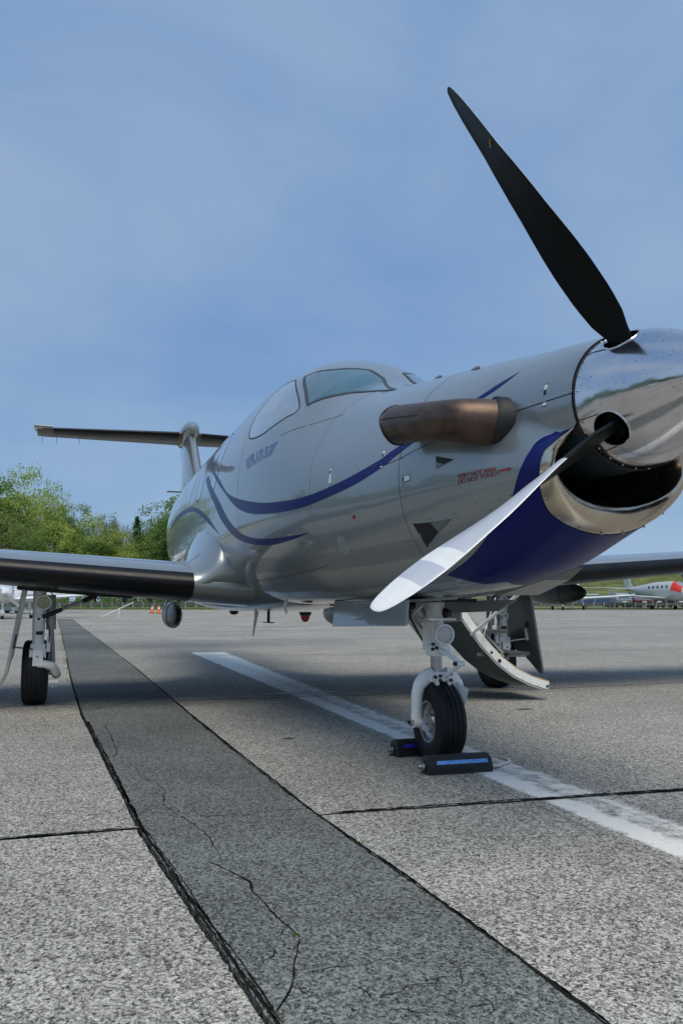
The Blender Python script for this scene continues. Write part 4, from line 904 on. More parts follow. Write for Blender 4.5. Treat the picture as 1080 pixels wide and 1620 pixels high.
for k in range(len(JX)-1):
    for side in (-1, 1):
        g = .014 if side > 0 else .010
        w0 = (.018, .012) if k == 0 else (.012, .012)
        x0 = JX[k]; x1 = JX[k+1]
        # edge along the strip
        xs = steps(x0, x1) if x0 < .5 else np.concatenate([steps(0.6, x0)[::-1], steps(0.6, x1)[1:]])
        yl = np.array([(RE_(x)+g if side > 0 else LE_(x)-g) for x in xs])+rag(len(xs), .008, 11*k+side)+np.random.RandomState(5+k).uniform(-1, 1, len(xs))*.0025
        far_y = 34 if side > 0 else -34
        ys = steps(float(yl[0]), far_y); ys1 = steps(float(yl[-1]), far_y)
        gp = .012
        near = [(jx(k, y, -gp if k else 0)+r, y) for y, r in zip(ys, rag(len(ys), .010, 31*k+side+5))]
        fr = [(jx(k+1, y, gp)+r, y) for y, r in zip(ys1, rag(len(ys1), .010, 57*k+side+9))]
        poly = list(zip(xs, yl))[1:-1]+fr+near[::-1]
        hi_, lo_ = near[0][0]-.012, fr[0][0]+.012
        if k == 0: hi_ = 6.9
        poly = [p for p in zip(xs, yl) if lo_ < p[0] < hi_]+fr+near[::-1]
        slabmesh('asphalt_slab', [(float(a), float(b)) for a, b in poly], m_slab)
xs = np.concatenate([steps(.6, 7)[::-1], steps(.6, -41)[1:]])
jit = np.random.RandomState(77).uniform(-1, 1, len(xs))*.004*np.clip(1.5+xs*.3, 0, 1)
a = [(x, LE_(x)+r) for x, r in zip(xs, rag(len(xs), .009, 3)+.004+jit)]; b = [(x, RE_(x)+r) for x, r in zip(xs, rag(len(xs), .007, 4)-.004+jit*.6)]
mb = MB(); k = len(xs)
mb.add([(x, y, .002) for x, y in a]+[(x, y, .002) for x, y in b]+[(x, y, -.03) for x, y in a]+[(x, y, -.03) for x, y in b], [(i, i+1, k+i+1, k+i) for i in range(k-1)]+[(2*k+i, 2*k+i+1, i+1, i) for i in range(k-1)]+[(k+i, k+i+1, 3*k+i+1, 3*k+i) for i in range(k-1)])
obj('patch_strip', mb, m_strip, apron, False)
mb = MB(); nx, ny = 90, 3
mb.add([(7.2, -34.2, -.030), (-41.2, -34.2, -.030), (-41.2, 34.2, -.030), (7.2, 34.2, -.030)], [(0, 1, 2, 3)]); obj('joint_bed', mb, M['joint'], apron, False)
# crumbs lying in the near joints
mb = MB(); rg = random.Random(3)
def crumb(x, y, s, z=-.026):
    vs = [(x+rg.uniform(-s, s), y+rg.uniform(-s, s), z+rg.uniform(0, s*1.6)) for _ in range(5)]; mb.add(vs, [(0, 1, 2), (0, 2, 3), (0, 3, 4), (1, 2, 3), (2, 3, 4)])
for _ in range(2600):
    x = rg.uniform(-6, 1.4); y = (LE_(x)+rg.gauss(-.005, .016)) if rg.random() < .8 else RE_(x)+rg.gauss(.003, .006); crumb(x, y, rg.uniform(.003, .009), -.028+rg.random()*.018)
for _ in range(250):
    y = rg.uniform(-5, 5); crumb(jx(1, y, 0)+rg.gauss(0, .010), y, rg.uniform(.003, .007), -.028+rg.random()*.016)
tag(obj('joint_crumbs', mb, mat('crumb_grit', (.028, .028, .025), .9, 0, 0, .6, 30), apron, False), None, None, None, 'stuff')
# outer apron to the grass edge
mb = MB()
P_ = [far(-260, 84), far(260, 84), far(260, -60), far(-260, -60)]
def rect(x0, x1, y0, y1): mb.add([(x0, y0, -.002), (x1, y0, -.002), (x1, y1, -.002), (x0, y1, -.002)], [(0, 1, 2, 3)])
rect(-300, -41, -250, 250); rect(-41, 7, -250, -34); rect(-41, 7, 34, 250); rect(7, 120, -250, 250)
o = obj('tarmac', mb, m_slab, None, False); tag(o, None, None, None, 'structure')
# grass beyond the tarmac and the far field to the horizon
M['grass'] = mat('field_grass', (.085, .125, .035), .9, 0, 0, .45, .35, 0, 0, 0, spec=.1)
M['grass_y'] = mat('verge_grass', (.17, .19, .06), .9, 0, 0, .4, .6, spec=.1)
mb = MB(); q = [far(-1200, 83.5), far(1200, 83.5), far(1200, 1600), far(-1200, 1600)]; mb.add([(x, y, .03) for x, y, _ in q], [(0, 1, 2, 3)]); tag(obj('grass_field', mb, M['grass'], None, False), None, None, None, 'structure')
mb = MB(); q = [far(-1200, -1500), far(1200, -1500), far(1200, 83.4), far(-1200, 83.4)]; mb.add([(x, y, -.06) for x, y, _ in q], [(0, 1, 2, 3)]); tag(obj('ground', mb, M['grass'], None, False), None, None, None, 'structure')
mb = MB(); rg = random.Random(8)
for _ in range(16000):
    l = rg.uniform(-60, 60); d = 83.4+rg.random()**2*4; x, y, _z = far(l, d); h = rg.uniform(.05, .20)*(1 if d > 84 else .6); a_ = rg.uniform(0, 3.1); dx, dy = math.cos(a_)*.03, math.sin(a_)*.03
    mb.add([(x-dx, y-dy, .02), (x+dx, y+dy, .02), (x+rg.uniform(-.05, .05), y+rg.uniform(-.05, .05), .02+h)], [(0, 1, 2)])
tag(obj('verge_grass', mb, M['grass_y'], None, False), 'ragged yellow-green grass verge at the tarmac edge', 'grass', None, 'stuff')
# grassy bank on the right
mb = MB(); rr = []
for i, d in enumerate(np.linspace(101, 165, 22)):
    t = i/21; row = []
    for j, px in enumerate(np.linspace(560, 1500, 60)):
        u = j/59; hgt = (7.0*(t*t*(3-2*t)))*min(1, u*6)*(.85+.25*math.sin(u*9+1))+.25*math.sin(j*1.7+i)*t*min(1, u*6)
        row.append(far(latof(px, 130), d, .02+hgt))
    rr.append(row)
mb.loft(rr, False); M['bank'] = mat('rough_bank_grass', (.115, .135, .045), .95, 0, 0, .55, .28, .6, 2., spec=.1); tag(obj('grassy_hill', mb, M['bank']), None, None, None, 'structure')

# painted stop-line markings, worn
m_line, mc, bb, t, g = asphalt('worn_white_line', (.030, .029, .026), (.66, .64, .575), .24, 105)
sp_ = N(t, 'ShaderNodeSeparateXYZ'); l = t.links.new; l(g.outputs['Position'], sp_.inputs[0])
d1 = N(t, 'ShaderNodeMapRange'); d1.inputs[1].default_value = -3; d1.inputs[2].default_value = -13; d1.inputs[3].default_value = 1; d1.inputs[4].default_value = 1.65; l(sp_.outputs[0], d1.inputs[0])
dv = N(t, 'ShaderNodeMath', operation='DIVIDE'); l(sp_.outputs[1], dv.inputs[0]); l(d1.outputs[0], dv.inputs[1])
r = N(t, 'ShaderNodeValToRGB'); e = r.color_ramp.elements; e[0].position = .0; e[0].color = (0, 0, 0, 1); e[1].position = .44; e[1].color = (0, 0, 0, 1)
for p_, v_ in ((.02, .18), (.055, .52), (.09, .68), (.15, .66), (.20, .47), (.33, .56), (.40, .30)): q = e.new(p_); q.color = (v_, v_, v_, 1)
l(dv.outputs[0], r.inputs[0])
n = N(t, 'ShaderNodeTexNoise'); n.inputs['Scale'].default_value = 9; n.inputs['Detail'].default_value = 12; n.inputs['Roughness'].default_value = .78; l(g.outputs['Position'], n.inputs['Vector'])
ad0 = N(t, 'ShaderNodeMath', operation='MULTIPLY_ADD'); ad0.inputs[1].default_value = .30; ad0.inputs[2].default_value = -.28; l(d1.outputs[0], ad0.inputs[0]); ad1 = N(t, 'ShaderNodeMath', operation='ADD'); l(ad0.outputs[0], ad1.inputs[0]); l(r.outputs[0], ad1.inputs[1]); ad = N(t, 'ShaderNodeMath', operation='ADD'); l(ad1.outputs[0], ad.inputs[0]); l(n.outputs[0], ad.inputs[1])
mr = N(t, 'ShaderNodeMapRange'); mr.inputs[1].default_value = .93; mr.inputs[2].default_value = 1.12; l(ad.outputs[0], mr.inputs[0])
# aggregate peaks rubbed bare
mx_ = N(t, 'ShaderNodeMixRGB'); l(mr.outputs[0], mx_.inputs[0]); l(mc.outputs[0], mx_.inputs[1])
mw = N(t, 'ShaderNodeMixRGB', blend_type='MIX'); mw.inputs[0].default_value = .12; mw.inputs[1].default_value = (.86, .86, .82, 1); l(mc.outputs[0], mw.inputs[2]); l(mw.outputs[0], mx_.inputs[2]); l(mx_.outputs[0], bb.inputs['Base Color'])
mb = MB()
for x0, x1 in ((3.5, -1.31), (-1.35, -5.55), (-5.60, -11.55), (-11.62, -12.55)):
    xs = np.linspace(x0, x1, 12); mb.loft([[(x, y, .0015) for y in (-.02, .43*(1+.065*max(0, -x-3)))] for x in xs], False)
tag(obj('painted_line', mb, m_line, apron, False), None, None, None, None)
m_fl = mat('far_line_paint', (.50, .50, .48), .8, 0, 0, .35, 1.5)
mb = MB()
for xa, ya, xb_, yb, wd in ((-26.4, -30, -27.6, 34, .14), (-52, -60, -50, 90, .15), (-60.5, -70, -60, 90, .12)):
    zz = .003 if xa < -41 else .004
    mb.add([(xa, ya, zz), (xb_, yb, zz), (xb_-wd, yb, zz), (xa-wd, ya, zz)], [(0, 1, 2, 3)])
obj('taxi_line', mb, m_fl, apron, False)
# cracks
def crack(pts, wd, sd, name='crack'):
    rg = random.Random(sd); q = []
    for i in range(len(pts)-1):
        a_, b_ = np.array(pts[i]), np.array(pts[i+1]); n_ = max(2, int(np.linalg.norm(b_-a_)/.012)) if np.linalg.norm(b_-a_) < 1 else 60
        for k_ in range(n_): q.append(a_+(b_-a_)*k_/n_)
    q.append(np.array(pts[-1])); k_ = len(q); jl = rag(k_, .010, sd); wr = np.abs(rag(k_, 1., sd+1))+np.array([rg.uniform(.1, .5) for _ in range(k_)])
    mb = MB(); rr = []
    for i in range(k_):
        tn = q[min(i+1, k_-1)]-q[max(i-1, 0)]; nn = np.array([-tn[1], tn[0]]); nn /= np.linalg.norm(nn)+1e-9; c_ = q[i]+nn*jl[i]*min(1, wd/.008); ww = wd*wr[i]*(min(1, min(i, k_-1-i)/6+.2))
        rr.append([(*(c_-nn*ww/2), .0035), (*(c_+nn*ww/2), .0035)])
    mb.loft(rr, False); return obj(name, mb, M['crack'], apron, False)
crack(D['G']['crackA'], .011, 21); crack(D['G']['crackC'], .006, 22); crack(D['G']['crackD'], .006, 23); crack(D['G']['crackB'], .010, 24); crack(D['G']['crackE'], .022, 25)
for k_ in range(3): crack([(x, float(LE_(x))+.008+.007*k_) for x in np.linspace(.9, -4.5, 60)], (.017, .012, .009)[k_], 300+k_*7, 'raveled_edge')
crack([(x, float(RE_(x))-.006) for x in np.linspace(.9, -4.5, 60)], .014, 331, 'raveled_edge')
crack([(jx(1, y, -.016), y) for y in np.linspace(-.92, 3.5, 50)], .026, 341, 'raveled_edge'); crack([(jx(1, y, .014), y) for y in np.linspace(-.92, 2.2, 50)], .016, 343, 'raveled_edge'); crack([(jx(1, y, -.012), y) for y in np.linspace(-1.75, -4, 40)], .018, 347, 'raveled_edge')
rg = random.Random(17)
for i in range(34):
    x = rg.uniform(-2.6, .35); f_ = rg.uniform(.15, .9); y = LE_(x)*(1-f_)+RE_(x)*f_; a_ = rg.uniform(-1.2, 1.2); pts = [(x, y)]
    for _ in range(rg.randint(2, 5)): a_ += rg.uniform(-.8, .8); x += .035*math.cos(a_); y += .035*math.sin(a_); pts.append((x, y))
    crack(pts, .005, 100+i, 'hairline_crack')
# oil and rubber stains are thin films on the slabs
def stain(x, y, rx, ry, m, name='oil_stain', z=.0045, sd=1, parent=apron):
    rs_ = np.random.RandomState(sd); mb = MB(); k = 40; rad = 1+np.interp(np.arange(k), np.linspace(0, k, 9), np.append(rs_.uniform(-.3, .3, 8), 0))
    mb.add([(x+rx*rad[i]*math.cos(2*math.pi*i/k), y+ry*rad[i]*math.sin(2*math.pi*i/k), z) for i in range(k)], [tuple(range(k))]); return obj(name, mb, m, parent, False)
m_st, _, _, _, _ = asphalt('oily_asphalt', (.016, .015, .013), (.26, .25, .22), .35, 112)
for i_, (x, y, a1_, a2_) in enumerate(((-4.1, 1.62, .03, .07), (-3.3, -.62, .02, .035))): stain(x, y, a1_, a2_, m_st, sd=i_+3)
stain(-5.86, .20, .10, .42, m_fl, 'paint_smear', .0055, 9)
# tufts in the joints
mb = MB(); rg = random.Random(5)
def tuft(x, y, n, h, z=-.02, sp=.012):
    for _ in range(n):
        a_ = rg.uniform(0, 6.28); px, py = x+rg.gauss(0, sp), y+rg.gauss(0, sp*.5); hh = h*rg.uniform(.4, 1.1); lx, ly = math.cos(a_)*hh*.7, math.sin(a_)*hh*.7; w_ = .0012+h*.02
        mb.add([(px-w_, py, z), (px+w_, py, z), (px+lx*.5+w_*.5, py+ly*.5, z+hh*.75), (px+lx, py+ly, z+hh)], [(0, 1, 2), (0, 2, 3)])
for i, (x, y) in enumerate(D['G']['tuft'][:8]): tuft(x, y, 12 if i < 6 else 9, .024, -.01)
for _ in range(26): x = rg.uniform(-2.5, .6); tuft(x, RE_(x)+.004 if rg.random() < .5 else LE_(x)-.01, rg.randint(2, 5), .016, -.01)
for _ in range(70): x = rg.uniform(-24, -7); tuft(x, LE_(x)-.02, 6, .045, -.02, .04)
for _ in range(60): x = rg.uniform(-22, -9); tuft(x, RE_(x)+.01, 5, .035, -.02, .04)
M['weed'] = mat('joint_weeds', (.13, .20, .035), .8, 0, 0, .35, 20)
tag(obj('joint_weeds', mb, M['weed'], None, False), 'small green weeds growing in the asphalt joints', 'weeds', None, 'stuff')

# ================================================================== WHEEL CHOCKS AND ROPE
def chock(name, x, y, rz, tape, label):
    c = empty(name, (x, y, .0035), rz, label=label, cat='wheel chock', group='rubber chocks round the nose wheel')
    mb = MB(); Lh = .185; prof_ = []
    for k in range(44):     # rounded trapezoid with moulded ribs
        a_ = math.pi*k/43; rr_ = .058*(1+.0*k); xx = -math.cos(a_)*.060; zz = math.sin(a_)**.75*.088; rib = .0024*(1 if k % 4 < 2 else -1)
        prof_.append((xx*(1+rib*12), zz+rib*(0 if k in (0, 43) else 1)))
    prof_[0] = (-.060, 0); prof_[-1] = (.060, 0)
    mb.loft([[(px*s_, yy, pz*s_) for px, pz in prof_] for yy, s_ in ((-Lh, .84), (-Lh+.012, 1), (Lh-.012, 1), (Lh, .88))], True, True)
    obj('rubber_body', mb, M['black'], c, angle=30)
    mb = MB(); v = []
    a0_, a1_ = 16.2, 18.0
    def at(kk, yy, o_): a_ = math.pi*kk/21; return (-math.cos(a_)*(.060+o_), yy, math.sin(a_)**.75*(.088+o_)+.0005)
    mb.loft([[at(kk, yy, .003) for yy in np.linspace(-Lh+.05, Lh-.03, 12)] for kk in np.linspace(a0_, a1_, 4)], False); obj('reflective_tape', mb, tape, c)
    mb = MB(); mb.lathe([(-Lh-.034, .001), (-Lh-.034, .013), (-Lh-.022, .015), (-Lh-.020, .024), (-Lh-.004, .025), (-Lh+.002, .018)], (0, 0, .034), 'Y', 16); obj('end_bolt', mb, M['steel'], c)
    return c
ch_f = chock('wheel_chock', -2.005, -.035, R(-2), M['bluetape'], 'black ribbed rubber chock with pale blue tape strip in front of the nose wheel')
ch_r = chock('wheel_chock', -2.53, -.005, R(1), M['bluetape_dark'], 'black rubber chock with deep blue tape tucked behind the nose wheel')
pr = [(-2.52, .135, .03), (-2.52, .17, .014)]+[(x, y, .011) for x, y in D['G']['rope']]+[(-2.0, .145, .03)]
pr = [(-2.52, .14, .035), (-2.51, .17, .014), (-2.44, .22, .011), (-2.37, .27, .011), (-2.29, .345, .011), (-2.20, .37, .011), (-2.12, .345, .011), (-2.06, .27, .012), (-2.01, .20, .014), (-2.0, .15, .035)]
cv = np.array(pr); tt = np.linspace(0, len(cv)-1, 110); idx = np.arange(len(cv))
def cr_interp(P0, tt):
    out = []
    for u in tt:
        i = min(int(u), len(P0)-2); f_ = u-i; p0, p1, p2, p3 = P0[max(i-1, 0)], P0[i], P0[i+1], P0[min(i+2, len(P0)-1)]
        out.append(.5*((2*p1)+(-p0+p2)*f_+(2*p0-5*p1+4*p2-p3)*f_*f_+(-p0+3*p1-3*p2+p3)*f_**3))
    return np.array(out)
cc = cr_interp(cv, tt); mb = MB()
for ph in (0, 2.1, 4.2):
    mb.tube([c_+np.array([0, .0035*math.cos(ph+i*.9), .0035*math.sin(ph+i*.9)]) for i, c_ in enumerate(cc)], .0042, 6)
rp = obj('chock_rope', mb, M['rope']); tag(rp, 'white twisted rope looping from the front chock to the rear one', 'rope')

# ================================================================== FENCE, RAIL, CONES
M['galv'] = mat('galvanised_steel', (.42, .44, .44), .45, .7, 0, .15, 3)
M['rail'] = mat('weathered_rail_timber', (.10, .105, .10), .85, 0, 0, .3, 2)
fence = empty('chain_link_fence', far(0, 90.5)); tag(fence, 'tall chain-link fence running behind the apron in front of the cars', 'fence')
fo = np.array(far(0, 90.5)); MBp = MB(); MBp.tube([(0, 0, 0), (0, 0, 2.3)], .045, 6); mp = mesh('fence_post', MBp, M['galv'])
posts = [(px-540)/1305*90.5 for px in list(np.arange(-40, 300, 38))+list(np.arange(310, 860, 38))+[862, 900, 938, 975, 1013, 1050, 1088, 1126]]
for l_ in posts: q = np.array(far(l_, 90.5))-fo; link('fence_post', mp, fence, tuple(q))
mb = MB()
for z in (2.28, 1.2, .15): mb.tube([np.array(far(l_, 90.5, z))-fo for l_ in (posts[0], posts[-1])], .022 if z > 2 else .008, 5)
obj('fence_rail', mb, M['galv'], fence)
mb = MB(); l0, l1 = posts[0], posts[-1]; n_ = int((l1-l0)/.20)
for i in range(n_):
    for s_ in (-1, 1):
        a_ = np.array(far(l0+i*.20, 90.5, .15))-fo; b_ = np.array(far(l0+i*.20+s_*1.06, 90.5, 2.25))-fo; mb.tube([a_, b_], .0022, 3, False)
tag(obj('fence_mesh', mb, M['galv'], fence, False), None, None, None, 'stuff')
gr = empty('guard_rail', far(0, 87.5)); tag(gr, 'low dark guard rail on short posts along the grass verge', 'guard rail'); go = np.array(far(0, 87.5))
mb = MB(); mb.bar(np.array(far(-45, 87.5, .52))-go, np.array(far(45, 87.5, .52))-go, .05, .30); obj('rail_beam', mb, M['rail'], gr, False)
mb = MB(); mb.box((0, 0, .36), (.09, .12, .72)); mp = mesh('rail_post', mb, M['galv'], False)
for l_ in np.arange(-45, 45, 1.1): q = np.array(far(l_, 87.4))-go; link('rail_post', mp, gr, tuple(q), (0, 0, YAW))
M['orange'] = mat('cone_orange', (.80, .16, .03), .55, 0, 0, .12, 8); M['conewhite'] = mat('cone_band', (.80, .74, .72), .4)
def cone(l_, d_, label):
    c = empty('traffic_cone', far(l_, d_, -.002), label=label, cat='traffic cone', group='orange traffic cones on the far apron')
    mb = MB(); mb.box((0, 0, .02), (.38, .38, .04)); obj('cone_base', mb, M['dark'], c, False)
    mb = MB(); mb.lathe([(.04, .15), (.32, .085)], (0, 0, 0), 'Z', 16); mb.lathe([(.32, .085), (.46, .055)], (0, 0, 0), 'Z', 16, 1); mb.lathe([(.46, .055), (.55, .04), (.55, .001)], (0, 0, 0), 'Z', 16); obj('cone_body', mb, [M['orange'], M['conewhite']], c)
cone(latof(243, 59), 59, 'orange cone with pale band left of its twin beside the dark pod'); cone(latof(253.5, 57.5), 57.5, 'orange cone half hidden by the dark pod under the wing')
tb = empty('tow_bar', far(latof(187, 45), 45, 0)); tag(tb, 'thin white tow bar propped at a slant on the far apron', 'tow bar'); to_ = np.array(far(latof(187, 45), 45, 0))
mb = MB(); mb.tube([np.array(far(latof(164, 45), 45, .03))-to_, np.array(far(latof(211, 45), 45.3, .80))-to_], .022, 8); obj('bar', mb, M['white'], tb)
mb = MB(); mb.tube([np.array(far(latof(192, 45), 45, .48))-to_, np.array(far(latof(192, 45), 44.8, .0))-to_], .012, 6); obj('leg', mb, M['white'], tb)

# ================================================================== CARS
def car(label, l_, d_, rz, col, kind, name='parked_car', cat='car'):
    c = empty(name, far(l_, d_, .03), rz, label=label, cat=cat, group='cars parked behind the fence')
    pm = mat('car_paint', col, .25, .4, .9, .05, 3)
    if kind == 'suv': prof_ = [(-2.3, .45), (-2.32, .95), (-2.2, 1.05), (-1.95, 1.62), (-1.6, 1.72), (.2, 1.72), (.95, 1.15), (2.0, 1.02), (2.25, .85), (2.3, .42)]; glass = [(-2.08, 1.12), (-1.85, 1.60), (.12, 1.62), (.72, 1.15)]; Hh = 1.72
    else: prof_ = [(-2.25, .42), (-2.28, .90), (-1.65, 1.0), (-1.0, 1.40), (-.2, 1.46), (.45, 1.42), (1.15, .98), (2.1, .85), (2.25, .70), (2.28, .40)]; glass = [(-1.45, 1.02), (-.92, 1.35), (.38, 1.37), (.95, 1.0)]; Hh = 1.46
    W_ = .90; rings = []
    top = lambda z: W_ if z < 1.0 else W_-(z-1.0)*.32
    mb = MB(); k = len(prof_)
    L_ = [(x, -top(z), z) for x, z in prof_]; R_ = [(x, top(z), z) for x, z in prof_]
    inner = [[(x, top(z)*f_, z+(.02 if abs(f_) < .9 and z > .6 else 0)) for x, z in prof_] for f_ in (-1, -.85, -.4, .4, .85, 1)]
    mb.loft(inner, False); mb.add(L_, [tuple(range(k))]); mb.add(R_, [tuple(range(k-1, -1, -1))]); obj('car_body', mb, pm, c, angle=25)
    mb = MB()
    for s_ in (-1, 1): mb.add([(x, s_*(top(z)+.004), z) for x, z in glass], [tuple(range(len(glass)))])
    a_, b_ = glass[0], glass[1]; mb.add([(a_[0]-.13, -.68, a_[1]), (a_[0]-.13, .68, a_[1]), (b_[0]-.10, .60, b_[1]), (b_[0]-.10, -.60, b_[1])], [(0, 1, 2, 3)])
    a_, b_ = glass[3], glass[2]; mb.add([(a_[0]+.26, -.68, a_[1]-.02), (a_[0]+.26, .68, a_[1]-.02), (b_[0]+.14, .60, b_[1]+.04), (b_[0]+.14, -.60, b_[1]+.04)], [(0, 1, 2, 3)])
    obj('car_window', mb, M['glass'], c, False)
    for x in (-1.4, 1.42):
        for s_ in (-1, 1):
            mb = MB(); mb.lathe([(-.1, .18), (-.11, .30), (-.08, .33), (.08, .33), (.11, .30), (.1, .18), (.09, .001)], (x, s_*.80, .33), 'Y', 20); wq = obj('wheel', mb, M['tyre'], c)
            mb = MB(); mb.lathe([(s_*.115, .19), (s_*.11, .10), (s_*.12, .001)], (x, s_*.80, .33), 'Y', 16); obj('rim', mb, M['steel'], wq)
    for s_ in (-1, 1):
        mb = MB(); mb.box((2.22, s_*.66, .72), (.10, .32, .14)); obj('headlight', mb, M['lens'], c, False)
        mb = MB(); mb.box((-2.285, s_*.70, .86), (.06, .25, .16)); obj('tail_light', mb, M['red'], c, False)
    mb = MB(); mb.box((-2.33, 0, .74), (.02, .52, .13)); obj('number_plate', mb, M['bladewhite'], c, False)
    return c
YB = YAW   # boot towards the photographer
car('dark blue saloon car parked side-on behind the fence', latof(941, 97), 97, YAW+R(75), (.03, .06, .14), 'sedan')
car('silver tailgate estate car with dark roof, back to the fence', latof(971, 96), 96, YAW+R(6), (.30, .33, .37), 'suv')
car('dark blue tall car between the silver one and the red one', latof(988, 98), 98, YAW+R(20), (.02, .04, .12), 'suv')
car('dark car with red tail lights and pale number plate', latof(1002, 95.5), 95.5, YAW+R(4), (.10, .02, .025), 'sedan')
car('black car beyond the white aircraft wheel', latof(1026, 96), 96, YAW+R(2), (.02, .022, .028), 'sedan')
car('charcoal car under the far aircraft wing', latof(1056, 96.5), 96.5, YAW+R(8), (.05, .05, .055), 'suv')
car('dark grey car at the right edge behind the aircraft nose', latof(1085, 97), 97, YAW+R(5), (.07, .075, .08), 'sedan')

# ================================================================== OTHER AIRCRAFT
M['acwhite'] = mat('white_aircraft_paint', (.78, .79, .80), .3, 0, .6, .03, 2); M['acred'] = mat('red_cover_cloth', (.70, .04, .03), .7, 0, 0, .1, 4); M['acblue'] = mat('blue_aircraft_trim', (.03, .06, .28), .35)
M['acgrey'] = mat('grey_aircraft_skin', (.52, .55, .55), .35, .2, .4, .04, 2)
def small_plane(name, label, loc, rz, S=1., span=5.8, wz=.95, body=None, turb=False, trim=None, group='light aircraft parked on the far apron', pants=True, bm_=None, prop=.9):
    c = empty(name, loc, rz, label=label, cat='airplane', group=group); bm_ = bm_ or M['acwhite']
    # stations: x, z_bottom, z_top, half width   (nose at +X)
    st_ = body or [(3.2, 1.10, 1.40, .16), (3.0, .92, 1.52, .36), (2.4, .80, 1.62, .50), (1.5, .74, 1.72, .58), (.9, .72, 2.10, .60), (.1, .72, 2.28, .60), (-.9, .76, 2.15, .55), (-2.0, .90, 1.85, .40), (-3.4, 1.15, 1.68, .22), (-4.6, 1.38, 1.62, .07)]
    xs_ = np.linspace(st_[0][0], st_[-1][0], 36); A_ = np.array(st_)[::-1]; mb = MB(); rr = []
    for x in xs_:
        zb, zt, ww = [float(np.interp(x, A_[:, 0], A_[:, i])) for i in (1, 2, 3)]
        rr.append([(x*S, ww*math.cos(a_)*S, ((zb+zt)/2+(zt-zb)/2*math.sin(a_))*S) for a_ in np.linspace(0, 2*math.pi, 24, endpoint=False)])
    mb.loft(rr, True, True); fz = obj('fuselage', mb, bm_, c, angle=50)
    nx_, nzb, nzt, nw = st_[0]; nz_ = (nzb+nzt)/2
    mb = MB(); mb.lathe([(0, nw*1.02), (.15, nw*.85), (.3, nw*.45), (.38, .001)], (nx_*S, 0, nz_*S), 'X', 20); obj('spinner', mb, M['chrome'] if turb else bm_, c)
    for k in range(4 if turb else 2):
        th_ = (prop if not turb else .4)+k*2*math.pi/(4 if turb else 2); u_ = np.array([0, -math.sin(th_), math.cos(th_)]); v_ = np.array([0, math.cos(th_), math.sin(th_)]); mb = MB(); q = []
        for r_, c_ in ((.1, .07), (.3, .14), (.6, .16), (.85, .12), (.96, .05)):
            o_ = np.array([nx_+.12, 0, nz_])+u_*r_; q.append([tuple((o_+v_*c_/2*a_+np.array([b_, 0, 0]))*S) for a_, b_ in ((-1, -.012), (1, -.03), (1, .012), (-1, .03))])
        mb.loft(q, True, True); mb.mi[-6:] = [1]*6; obj('propeller_blade', mb, [M['gearmetal'], M['bladewhite']], c)
    # canopy glass band
    mb = MB(); rr = []
    x0_, x1_ = (1.35, -.2) if not turb else (2.2, 1.0)
    if trim != 'cover':
        for x in np.linspace(x0_, x1_, 10):
            zb, zt, ww = [float(np.interp(x, A_[:, 0], A_[:, i])) for i in (1, 2, 3)]
            rr.append([(x*S, (ww+.006)*math.cos(a_)*S, ((zb+zt)/2+((zt-zb)/2+.006)*math.sin(a_))*S) for a_ in np.linspace(.45, math.pi-.45, 14)])
        mb.loft(rr, False); obj('canopy_glass', mb, M['glass'], c)
    else:
        for x in np.linspace(2.45, 1.15, 12):
            zb, zt, ww = [float(np.interp(x, A_[:, 0], A_[:, i])) for i in (1, 2, 3)]
            rr.append([(x*S, (ww+.012)*math.cos(a_)*S, ((zb+zt)/2+((zt-zb)/2+.012)*math.sin(a_))*S) for a_ in np.linspace(.02, math.pi-.02, 18)])
        mb.loft(rr, False); obj('red_cockpit_cover', mb, M['acred'], c)
        mb = MB(); rr = [[(p[0]+.01, p[1]*1.01, p[2]+.01) for p in r_[5:-5]] for r_ in rr[1:-4]]; mb.loft(rr, False); obj('cover_window', mb, M['shade'], c)
        for k in range(5):
            x = .6-k*.62
            for s_ in (-1, 1):
                zb, zt, ww = [float(np.interp(x, A_[:, 0], A_[:, i])) for i in (1, 2, 3)]; a_ = .42; y_ = (ww+.006)*math.cos(a_); z_ = (zb+zt)/2+(zt-zb)/2*math.sin(a_); mb = MB(); mb.ell((x*S, s_*y_*S, z_*S), (.15*S, .03*S, .19*S), 14, 8); obj('cabin_window', mb, M['glass'], c)
    wx = .75 if not turb else -.2
    for s_ in (-1, 1):
        mb = MB(); q = []
        for y_, le, cc_, zo in ((.2, wx+.55, 1.55, 0), (span*.55, wx+.42, 1.25, .05*span*.55), (span*.96, wx+.30, .85, .055*span), (span, wx+.1, .5, .06*span+.03)):
            q.append([((le-x*cc_)*S, s_*y_*S, (wz+zo+z_*cc_)*S) for x, z_ in naca(.14, 10)])
        if turb: q.append([((wx-.25-x*.32)*S, s_*(span+.18)*S, (wz+.06*span+.55+z_*.3)*S) for x, z_ in naca(.1, 10)])
        mb.loft(q, True, True); obj('wing', mb, bm_, c)
        mb = MB(); tz, tx = (st_[-1][1]+st_[-1][2])/2, st_[-1][0]+.9
        mb.loft([[((tx-dx-x*cc_)*S, s_*y_*S, (tz+z_*cc_)*S) for x, z_ in naca(.10, 8)] for y_, dx, cc_ in ((.03, 0, .95), (span*.33, .2, .65))], True, True); obj('tailplane', mb, bm_, c)
        # main wheel and leg
        mb = MB(); mb.tube([((wx-.25)*S, s_*1.35*S, (wz)*S), ((wx-.30)*S, s_*1.45*S, .30*S)], .05*S, 8); lg = obj('gear_leg', mb, bm_, c)
